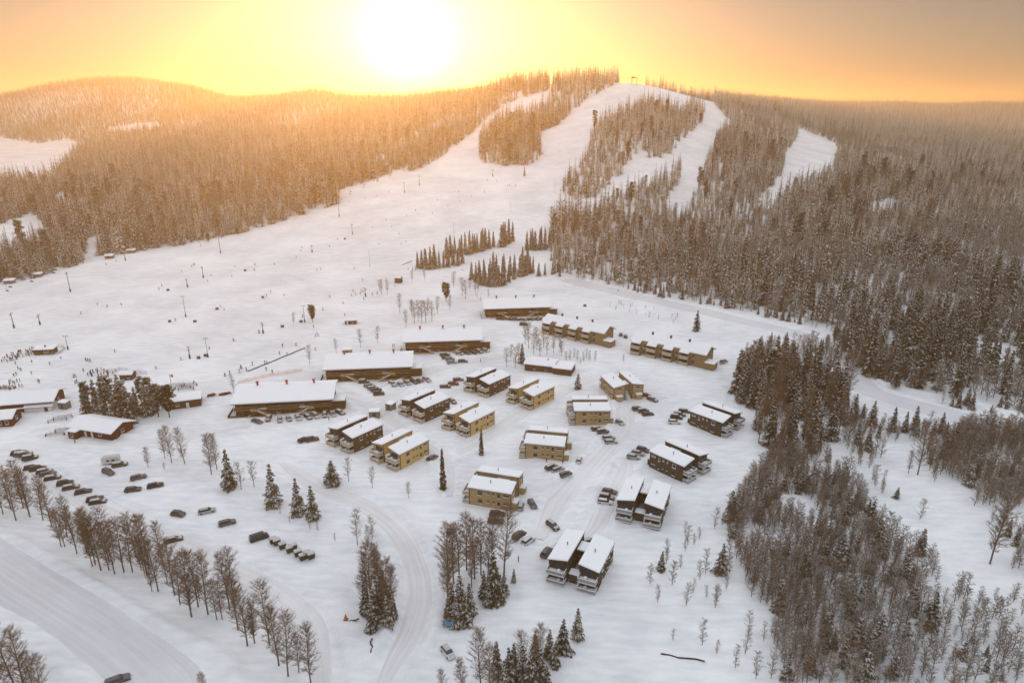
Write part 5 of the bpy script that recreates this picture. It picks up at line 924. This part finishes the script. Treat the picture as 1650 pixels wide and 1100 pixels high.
CL = {  # clusters: label, kind, [(px, py, h)]
 ('tall pine in the snowy clump between the two timber huts', 'pines between the red house and the dark hut', 'pine'): [(145,669,13),(173,671,14),(198,681,14),(181,660,13),(204,665,13),(256,672,13),(229,652,12),(244,657,13),(217,675,11),(172,655,12),(262,662,11)],
 ('tall snowy spruce among the pines between the two timber huts', 'spruces in the clump between the two timber huts', 'dark_spruce'): [(188,678,15),(209,683,14),(158,666,14),(239,670,14),(141,668,13),(168,674,13),(222,668,12),(248,664,14),(196,655,14)],
 ('pine at the right end of the clump touching the dark hut', None, 'dark_pine'): [(273,674,13.5)],
 ('bare birch in the row along the wide road', 'birch row between the wide road and the car park', 'birch'): [(99,882,12),(109,867,12),(154,910,13),(163,919,12),(176,905,13),(200,922,14),(220,898,13),(238,930,13),(241,914,13),(255,952,12),(264,912,14),(291,978,13),(282,961,12),(309,995,14),(336,993,13),(371,985,13.5),(384,1016,13),(399,1042,13),(435,1043,13),(465,1095,15),(501,1102,13),(411,1038,11),(450,1075,12),(482,1085,11),(26,838,13),(49,835,12),(5,828,14),(70,840,12),(18,820,12),(38,818,12),(84,850,12),(125,895,12),(140,890,11),(185,925,11),(320,980,12),(350,1000,11),(270,940,11),(228,920,11),(-10,830,13)],
 ('bare birch in the bottom left corner beyond the road', 'birches in the bottom left corner', 'birch'): [(-8,1120,13),(25,1110,13),(45,1130,14),(70,1135,13),(10,1140,13),(58,1125,12),(330,1130,6),(-20,1080,12)],
 ('bare birch rising from the spruce island inside the road bend', 'birches of the island in the road bend', 'birch'): [(600,985,15),(612,970,13),(625,990,12),(593,965,12),(606,950,12),(620,1000,10),(588,990,11),(632,985,9),(610,935,10)],
 ('snowy spruce in the island inside the road bend', 'spruces of the island in the road bend', 'dark_spruce'): [(600,1022,8),(625,1015,8),(612,995,10),(590,992,9),(635,1003,7),(604,1005,10),(618,975,11)],
 ('tall bare birch in the clump right of the road bend', 'birches right of the road bend', 'birch'): [(725,958,14),(740,932,15),(752,918,14),(765,932,15),(775,925,14),(793,905,15),(812,925,16),(731,940,12),(760,945,13),(786,930,13),(722,975,12)],
 ('snow laden spruce in the clump right of the road bend', 'spruces right of the road bend', 'dark_spruce'): [(735,1014,9),(750,1007,10),(722,1007,8),(742,990,11),(728,990,9),(757,990,9)],
 ('snow laden spruce right of the boarded notice, between bare birch trunks', 'spruces at the right of the birch clump', 'dark_spruce'): [(795,970,14),(787,978,9),(806,972,8),(812,960,7),(780,965,8)],
 ('snowy spruce at the bottom edge below the dark twin block', 'spruces along the bottom edge', 'dark_spruce'): [(800,1092,9),(820,1105,10),(855,1112,10),(885,1062,8),(907,1052,9),(930,1030,8.5),(862,1062,7),(842,1098,9),(870,1100,9),(895,1075,7),(828,1085,8),(812,1125,9),(880,1120,8)],
 ('bare birch at the bottom edge near the snow covered car', 'birches along the bottom edge', 'birch'): [(775,1112,12),(745,1130,8),(840,1085,11),(715,1122,6),(858,1090,9),(790,1120,10),(870,1070,8)],
 ('small snowy spruce in the line above the snowy clearing', 'small spruces above the clearing', 'dark_spruce'): [(1375,675,10),(1404,686,10),(1437,696,9.5),(1457,697,8),(1472,694,9.5),(1362,668,8)],
 ('bare birch on the snow above the second and third lodges', 'birches above the lodges', 'small_birch'): [(615,475,9),(624,475,10),(644,503,10),(654,528,9),(668,522,12),(674,520,11),(680,522,12),(686,520,11),(664,510,10),(696,518,11),(705,505,10),(750,482,11),(766,475,10),(770,472,9),(664,456,8),(684,452,7),(731,465,10),(745,478,11),(725,500,9),(757,470,9),(690,508,9),(612,470,7)],
 ('bare birch behind the long low brown house', 'birches between the lodges and the row house', 'small_birch'): [(816,592,9),(830,594,10),(835,583,8),(852,562,13),(846,555,11),(860,572,10),(870,575,9),(881,572,9),(892,570,9),(902,568,9),(865,565,11),(905,574,8),(876,560,10),(823,583,8)],
 ('low bare shrub right of the birches behind the low brown house', 'low shrubs behind the low brown house', 'sapling'): [(918,580,5),(930,582,5),(940,583,5),(950,581,5),(959,582,5),(925,577,5),(945,577,5),(935,586,3),(912,583,5)],
 ('bare sapling on the snow bank below the car park', 'saplings along the ditch below the snowy spruces', 'sapling'): [(430,805,2),(452,830,2),(467,842,2),(500,852,3),(512,856,3),(540,872,2.5),(582,893,2.5),(588,905,3),(593,880,7),(600,870,7)],
 ('spruce in the small group on the right side of the piste', 'small spruce group on the piste', 'spruce'): [(673,432,12),(680,433,14),(687,434,15),(694,434,16),(701,433,14),(708,432,13),(715,431,12),(722,430,14),(730,429,15),(738,429,13),(745,426,11),(720,416,15),(726,413,16),(733,412,14),(741,414,14),(750,412,17),(757,410,18),(762,409,15),(769,407,14),(776,405,15),(782,403,15),(788,401,14),(795,400,13),(808,398,17),(814,396,19),(820,394,18),(826,391,15),(811,390,15),(765,404,13),(744,405,13),(778,398,13),(700,425,14),(685,427,12)],
 ('spruce in the group between the piste and the ski trail', 'spruce group at the start of the ski trail', 'spruce'): [(760,450,12),(767,455,13),(774,459,14),(781,460,15),(788,462,15),(796,462,16),(804,461,14),(812,459,13),(820,455,12),(828,450,12),(838,446,15),(846,444,14),(854,441,13),(859,440,12),(780,450,15),(790,452,16),(800,451,17),(810,449,15),(822,445,14),(772,448,13),(842,436,18),(850,434,15),(795,443,16),(812,440,14),(829,440,13),(868,445,9),(878,444,9),(890,443,8),(902,446,7),(849,404,15),(855,405,17),(862,405,15),(870,404,16),(878,404,17),(885,402,14),(872,398,15),(858,399,14)],
}
for k, px, py, h, lb in HAND:
    X, Y = at(px, py); place_tree(k, X, Y, h, lb, wf=1.7 if lb.startswith('round') else 1.)
rr = random.Random(21); PLACED = []
_row = CL[('bare birch in the row along the wide road', 'birch row between the wide road and the car park', 'birch')] if ('bare birch in the row along the wide road', 'birch row between the wide road and the car park', 'birch') in CL else []
_row += [(x+rr.uniform(-14, 14), y+rr.uniform(-13, 5), h*rr.uniform(.6, 1.12)) for x, y, h in list(_row) if rr.random() < .4]
for (lb, grp, k), pts in CL.items():
    for px, py, h in pts:
        X, Y = at(px, py) if py < 1098 else at0(px, py); PLACED.append((k, X, Y, h*(rr.uniform(.9, 1.3) if k == 'birch' else rr.uniform(.94, 1.06)), lb, grp))
# -- forests: polygons of ground seen in the photograph
def inpoly(px, py, pg):
    c = np.zeros(px.shape, bool); n = len(pg)
    for i in range(n):
        x1, y1 = pg[i]; x2, y2 = pg[(i+1) % n]
        if y1 == y2: continue
        c ^= ((y1 > py) != (y2 > py)) & (px < (x2-x1)*(py-y1)/(y2-y1)+x1)
    return c
FOREST = [
 [(-400,500),(0,457),(60,448),(128,426),(138,414),(138,398),(80,395),(-60,425),(-400,470)],
 [(-400,420),(0,362),(50,343),(70,362),(90,398),(137,402),(142,384),(168,374),(160,414),(215,407),(262,400),(345,386),(400,373),(476,349),(545,330),(546,306),(578,298),(616,285),(655,268),(660,278),(698,262),(725,242),(758,216),(786,190),(817,167),(850,156),(884,146),(886,90),(-400,90)],
 [(772,252),(780,262),(812,267),(845,269),(871,255),(869,216),(900,201),(924,180),(950,158),(980,142),(998,135),(1000,110),(896,110),(890,146),(880,165),(866,180),(830,187),(795,205),(778,225)],
 [(983,192),(952,215),(948,248),(930,272),(909,289),(905,312),(930,322),(957,319),(998,283),(1018,260),(1035,232),(1042,259),(1082,249),(1102,224),(1130,198),(1137,176),(1120,168),(1105,178),(1090,180),(1070,172),(1050,165),(1020,172)],
 [(884,402),(893,441),(935,448),(1000,463),(1100,482),(1200,500),(1290,517),(1340,532),(1345,575),(1400,612),(1440,624),(1570,643),(1650,664),(2100,760),(2100,90),(1145,90),(1150,168),(1181,200),(1158,222),(1136,262),(1133,283),(1125,312),(1105,345),(1078,345),(1072,325),(1092,295),(1097,272),(1060,289),(1000,317),(950,347),(905,350),(886,368)]]
CLEAR = [[(-200,222),(0,222),(60,232),(108,225),(140,233),(118,252),(100,275),(60,296),(0,292),(-200,300)], [(172,207),(215,200),(256,197),(262,206),(220,214),(172,213)], [(80,322),(115,308),(116,326),(92,338)],
 [(588,278),(602,259),(658,222),(735,180),(741,187),(664,231),(615,266)], [(1286,206),(1329,223),(1350,238),(1337,285),(1300,302),(1240,338),(1212,334),(1258,285),(1268,243),(1283,225)], [(1390,330),(1440,318),(1450,338),(1410,352)], [(1560,540),(1640,560),(1640,600),(1570,590)]]
def scatter(y0, y1, sp, xlim=.95):
    ys_ = np.arange(y0, y1, sp); P = []
    for y in ys_:
        xr = y*xlim+40; n = int(2*xr/sp); P.append(np.stack([-xr+np.arange(n)*sp+(sp/2 if int(y/sp) % 2 else 0), np.full(n, y)], 1))
    P = np.concatenate(P); return P+RNG.uniform(-.45, .45, P.shape)*sp
stand = []
for y0, y1, sp in ((205, 560, 4.9), (560, 900, 5.6), (900, 1400, 6.8), (1400, 2750, 9.6)):
    P = scatter(y0, y1, sp); Z = height(P[:, 0], P[:, 1]); px, py = proj(P[:, 0], P[:, 1], Z); m = np.zeros(len(P), bool)
    for pg in FOREST: m |= inpoly(px, py, pg)
    for pg in CLEAR: m &= ~inpoly(px, py, pg)
    m |= (P[:, 1] > 1200) & (px > 1040) & (px < 1160) & (RNG.random(len(P)) < .6)
    m &= (px > -360) & (px < 1990) & (RNG.random(len(P)) < (.95 if y0 > 1300 else .55)+.9*np.clip(vnoise(P[:, 0], P[:, 1], 26, 41)+.5, 0, .5)); stand.append(np.stack([P[m, 0], P[m, 1], Z[m], px[m], py[m]], 1))
ST = np.concatenate(stand)
# frost zones and species by place
fz = vnoise(ST[:, 0], ST[:, 1], 60, 31)+.5; u1 = RNG.random(len(ST))
edge = (ST[:, 3] > 880) & (ST[:, 1] < 470)
STUFF = {'spruce_forest': [], 'birch_thicket': [], 'pine_wood': []}
GRP = {}
def add_auto(kind, X, Y, Z, h, px, py):
    sp_ = ONAME[kind]
    GRP.setdefault(sp_, []).append((kind, X, Y, Z, h, px, py))
for (X, Y, Z, px, py), f, u, e in zip(ST, fz, u1, edge):
    hb = 1+.5*float(vnoise(np.array([X]), np.array([Y]), 45+Y*.03, 8)[0])*(1.35 if RNG.random() < .05 else 1)
    h = 17.5*hb*(.56+.78*u)
    if px < 880: h *= 1.08
    v = RNG.random()
    if e and v < .30: add_auto('sapling' if v < .2 else 'birch', X, Y, Z, 6+6*u, px, py)
    elif f > .66 and px > 1150 and Y < 1200: add_auto('frosted_sapling', X, Y, Z, 9+5*u, px, py) if v < .55 else add_auto('spruce', X, Y, Z, h*.9, px, py)
    elif v < .018 and Y < 900: add_auto('pine', X, Y, Z, h*1.05, px, py)
    elif v < .12 and Y < 800: add_auto('birch', X, Y, Z, h*.8, px, py)
    else: add_auto('frost_spruce' if Y > 480 and RNG.random() < np.clip((Y-480)/1000+(f-.4)*1.2+.1, .35, .97)*(1 if px > 900 else .5) else 'spruce', X, Y, Z, h, px, py)
def thicket(pg, sp, mix, hr, y0=95, y1=420, prob=1.):
    P = scatter(y0, y1, sp); Z = height(P[:, 0], P[:, 1]); px, py = proj(P[:, 0], P[:, 1], Z); m = inpoly(px, py, pg) & (RNG.random(len(P)) < prob)
    cl_ = .65*(vnoise(P[:, 0], P[:, 1], 14, 17)+.5)+.35*(vnoise(P[:, 0], P[:, 1], 5, 18)+.5); m &= cl_ > (.33 if sp < 2 else .36)
    for (X, Y), z, a, b_ in zip(P[m], Z[m], px[m], py[m]):
        v = RNG.random(); acc = 0
        for k, w_ in mix:
            acc += w_
            if v < acc: add_auto(k, X, Y, z, hr[0]+(hr[1]-hr[0])*RNG.random()*(1.7 if k == 'dark_spruce' and hr[1] < 9 else 1), a, b_); break
thicket([(1185,642),(1200,665),(1222,718),(1265,742),(1330,737),(1345,700),(1375,688),(1365,640),(1300,605),(1230,590),(1195,600)], 4.5, [('spruce',.62),('dark_spruce',.16),('birch',.20),('pine',.02)], (11, 20))
thicket([(1242,735),(1205,780),(1172,830),(1170,870),(1200,935),(1225,1000),(1265,1110),(1330,1110),(1330,900),(1335,760),(1330,735)], 1.75, [('sapling',.86),('frosted_sapling',.09),('dark_spruce',.05)], (4.5, 7.5))
thicket([(1330,735),(1335,780),(1330,1110),(1480,1110),(1500,1010),(1470,910),(1420,850),(1390,790)], 2.2, [('sapling',.52),('frosted_sapling',.33),('dark_spruce',.10),('pale',.05)], (4.5, 8))
thicket([(1505,800),(1560,815),(1680,820),(1680,695),(1570,685),(1490,722)], 1.9, [('sapling',.86),('frosted_sapling',.1),('dark_spruce',.04)], (4.5, 8))
thicket([(1335,650),(1365,730),(1420,800),(1440,760),(1400,710),(1500,712),(1560,700),(1500,690),(1420,680)], 2.6, [('sapling',.7),('frosted_sapling',.2),('dark_spruce',.1)], (4, 7))
thicket([(1430,850),(1500,820),(1680,850),(1680,1130),(1470,1130),(1500,1000)], 2.3, [('frosted_sapling',.52),('sapling',.38),('dark_spruce',.06),('pale',.04)], (3, 7), prob=.8)
thicket([(1390,760),(1530,780),(1520,830),(1430,850)], 4.5, [('frosted_sapling',.4),('sapling',.3),('dark_spruce',.3)], (2, 4.5), prob=.6)
thicket([(1045,940),(1110,840),(1170,820),(1175,900),(1230,1000),(1260,1110),(1130,1080),(1060,1010)], 3.4, [('sapling',.75),('frosted_sapling',.15),('dark_spruce',.10)], (3, 7), prob=.42)
thicket([(1195,575),(1240,560),(1340,560),(1360,640),(1300,605),(1230,590),(1190,600)], 3.0, [('sapling',.7),('birch',.1),('dark_spruce',.2)], (5, 9), prob=.75)
thicket([(1340,535),(1345,575),(1420,620),(1480,628),(1460,590)], 2.8, [('sapling',.7),('birch',.15),('dark_spruce',.15)], (5, 9), prob=.8)
thicket([(920,448),(1340,524),(1340,535),(1200,503),(1000,466)], 3.2, [('sapling',.6),('dark_spruce',.4)], (2.5, 6), prob=.7)
thicket([(1500,640),(1700,668),(1700,682),(1500,652)], 3.5, [('sapling',.3),('dark_spruce',.4),('pale',.3)], (2.5, 6), prob=.5)
thicket([(720,510),(780,470),(800,480),(780,505)], 6, [('sapling',1.)], (2.5, 5), prob=.3)
thicket([(970,485),(1110,505),(1100,525),(985,500)], 3.5, [('sapling',1.)], (1.2, 3), prob=.35)
def auto_label(sp_, px, py):
    if sp_ == 'spruce_tree':
        if py > 740: return 'small snowy spruce among the brown saplings at the lower right', 'young spruces in the lower right thicket'
        if py > 560 and px < 1400: z_ = ('at the upper rim' if py < 630 else 'at the foot nearest the brown thicket' if py > 705 else 'on the side facing the dark blocks' if px < 1235 else 'in the middle' if px < 1310 else 'on the side facing the clearing'); return 'snow laden spruce '+z_+', dense stand', 'spruces '+z_+' of the dense stand'
        if px > 1180: z_ = ('where the ski trail bends' if px < 1400 else 'beyond the ski trail' if px < 1540 else 'beyond the ski trail at the right edge'); return 'snowy spruce on the near forest border '+z_, 'forest border spruces '+z_
        if px > 600: return 'spruce at the forest edge above the ski trail', 'spruces above the ski trail'
        return 'frosted spruce at the edge of the forest left of the piste', 'spruces left of the piste'
    if sp_ == 'pine_tree':
        if px > 600: z_ = 'above the left row house' if px < 1060 else 'above the lone dark spruce' if px < 1200 else 'behind the curve of the ski trail' if px < 1400 else 'near the right edge'; return 'pine in the right hand forest '+z_, 'pines in the right forest '+z_
        z_ = 'behind the small huts' if px < 260 else 'behind the chairlift line' if px < 420 else 'where the forest edge climbs'; return 'pine in the forest left of the piste '+z_, 'pines in the left forest '+z_
    if sp_ == 'birch_tree': z_ = ('right of the ski trail bend' if px > 1345 else 'above the ski trail, right part' if px > 1150 else 'above the ski trail, left part'); return ('bare birch at the foot of the forest '+z_, 'birches at the forest foot '+z_) if px > 600 else ('bare birch among the spruces left of the piste', 'birches in the left forest')
    if py > 740:
        z_ = ('on open snow along the left border of the thicket' if px < 1190 else 'in the densest brown left half of the thicket' if px < 1335 else 'in the mixed middle of the thicket' if px < 1480 else 'around the tall trunks at the right edge')
        z_ += (', lowest part' if py > 980 else ', middle part' if py > 860 else ', upper part'); return 'bare sapling '+z_, 'saplings '+z_
    return 'bare sapling at the foot of the right forest beside the ski trail', 'saplings beside the ski trail'
for k, X, Y, h, lb, grp in PLACED: place_tree(k, X, Y, h, lb, grp)
nplaced = {}
for h_ in HAND: nplaced[ONAME[h_[0]]] = nplaced.get(ONAME[h_[0]], 0)+1
for p in PLACED: nplaced[ONAME[p[0]]] = nplaced.get(ONAME[p[0]], 0)+1
FAR = []
for sp_, L in GRP.items():
    L = [t for t in L if -360 < t[5] < 1990 and t[6] < 1180]
    L.sort(key=lambda t: -t[4]/max(t[2], 1) if -20 < t[5] < 1670 else 1); n = 300-nplaced.get(sp_, 0)
    for k, X, Y, Z, h, px, py in L[:n]: lb, g = auto_label(sp_, px, py); place_tree(k, X, Y, h, lb, g)
    FAR.append((sp_, L[n:])); print(sp_, len(L))
# -- the rest of each wood as one object with geometry-node instances
LOWS = [spruce(100+k, 16, 2.4+.35*(k % 3), 14, 7, sp, near=False, droop=.45) for k, sp in enumerate((.65, .85, .97, .8))]
LOWM = {'frost_spruce': FRS, 'spruce': LOWS, 'dark_spruce': SPD, 'pale': [PALE], 'pine': PIN, 'birch': BIR, 'sapling': SAP, 'frosted_sapling': SAF}
def joined(cr, tr, nm):
    b = bmesh.new(); b.from_mesh(cr); n1 = len(cr.materials); k = len(b.faces); b.from_mesh(tr); b.faces.ensure_lookup_table()
    for f in b.faces[k:]: f.material_index = n1
    me = bpy.data.meshes.new(nm); b.to_mesh(me); b.free()
    for m in list(cr.materials)+list(tr.materials): me.materials.append(m)
    return me
def stuff_forest(name, items, label, cat):
    coll = bpy.data.collections.new(name+'_kinds'); idx = {}; n = 0
    for k in sorted(set(t[0] for t in items)):
        idx[k] = []
        for v in LOWM[k]:
            o = bpy.data.objects.new('tree_%02d' % n, joined(v[0], v[1], 'tree')); coll.objects.link(o); idx[k].append(n); n += 1
    me = bpy.data.meshes.new(name); me.vertices.add(len(items)); co = np.array([[t[1], t[2], t[3]] for t in items], np.float32); me.vertices.foreach_set('co', co.ravel())
    ix = np.array([random.choice(idx[t[0]]) for t in items], np.int32); s_ = np.array([t[4]/KH[t[0]] for t in items], np.float32); rz = RNG.random(len(items)).astype(np.float32)*6.283; wf = RNG.uniform(.85, 1.2, len(items)).astype(np.float32)
    me.attributes.new('kind_index', 'INT', 'POINT').data.foreach_set('value', ix)
    me.attributes.new('rot', 'FLOAT_VECTOR', 'POINT').data.foreach_set('vector', np.stack([rz*0+RNG.normal(0, .02, len(rz)), RNG.normal(0, .02, len(rz)), rz], 1).astype(np.float32).ravel())
    me.attributes.new('siz', 'FLOAT_VECTOR', 'POINT').data.foreach_set('vector', np.stack([s_*wf, s_*wf, s_], 1).astype(np.float32).ravel())
    o = tag(link(name, me), label, cat, None, 'stuff')
    g = bpy.data.node_groups.new(name, 'GeometryNodeTree'); g.interface.new_socket('Geometry', in_out='INPUT', socket_type='NodeSocketGeometry'); g.interface.new_socket('Geometry', in_out='OUTPUT', socket_type='NodeSocketGeometry')
    gi = g.nodes.new('NodeGroupInput'); go = g.nodes.new('NodeGroupOutput'); ip = g.nodes.new('GeometryNodeInstanceOnPoints'); ci = g.nodes.new('GeometryNodeCollectionInfo'); ci.inputs['Collection'].default_value = coll; ci.inputs['Separate Children'].default_value = True; ci.inputs['Reset Children'].default_value = True
    def att(nm, ty):
        a = g.nodes.new('GeometryNodeInputNamedAttribute'); a.data_type = ty; a.inputs['Name'].default_value = nm; return a.outputs['Attribute']
    g.links.new(gi.outputs[0], ip.inputs['Points']); g.links.new(ci.outputs[0], ip.inputs['Instance']); ip.inputs['Pick Instance'].default_value = True
    g.links.new(att('kind_index', 'INT'), ip.inputs['Instance Index']); g.links.new(att('rot', 'FLOAT_VECTOR'), ip.inputs['Rotation']); g.links.new(att('siz', 'FLOAT_VECTOR'), ip.inputs['Scale']); g.links.new(ip.outputs[0], go.inputs[0])
    md = o.modifiers.new('trees', 'NODES'); md.node_group = g
INFO = {'spruce_tree': ('spruce_forest', 'frosted spruce forest covering the hills and valley behind the village', 'forest'), 'pine_tree': ('pine_wood', 'pines mixed far back into the spruce forest', 'forest'), 'birch_tree': ('birch_wood', 'bare birches mixed into the forest', 'forest'), 'birch_sapling': ('sapling_thicket', 'brown and frosted sapling thicket among the forest', 'thicket')}
for sp_, L in FAR:
    if L: stuff_forest(INFO[sp_][0], L, INFO[sp_][1], INFO[sp_][2])
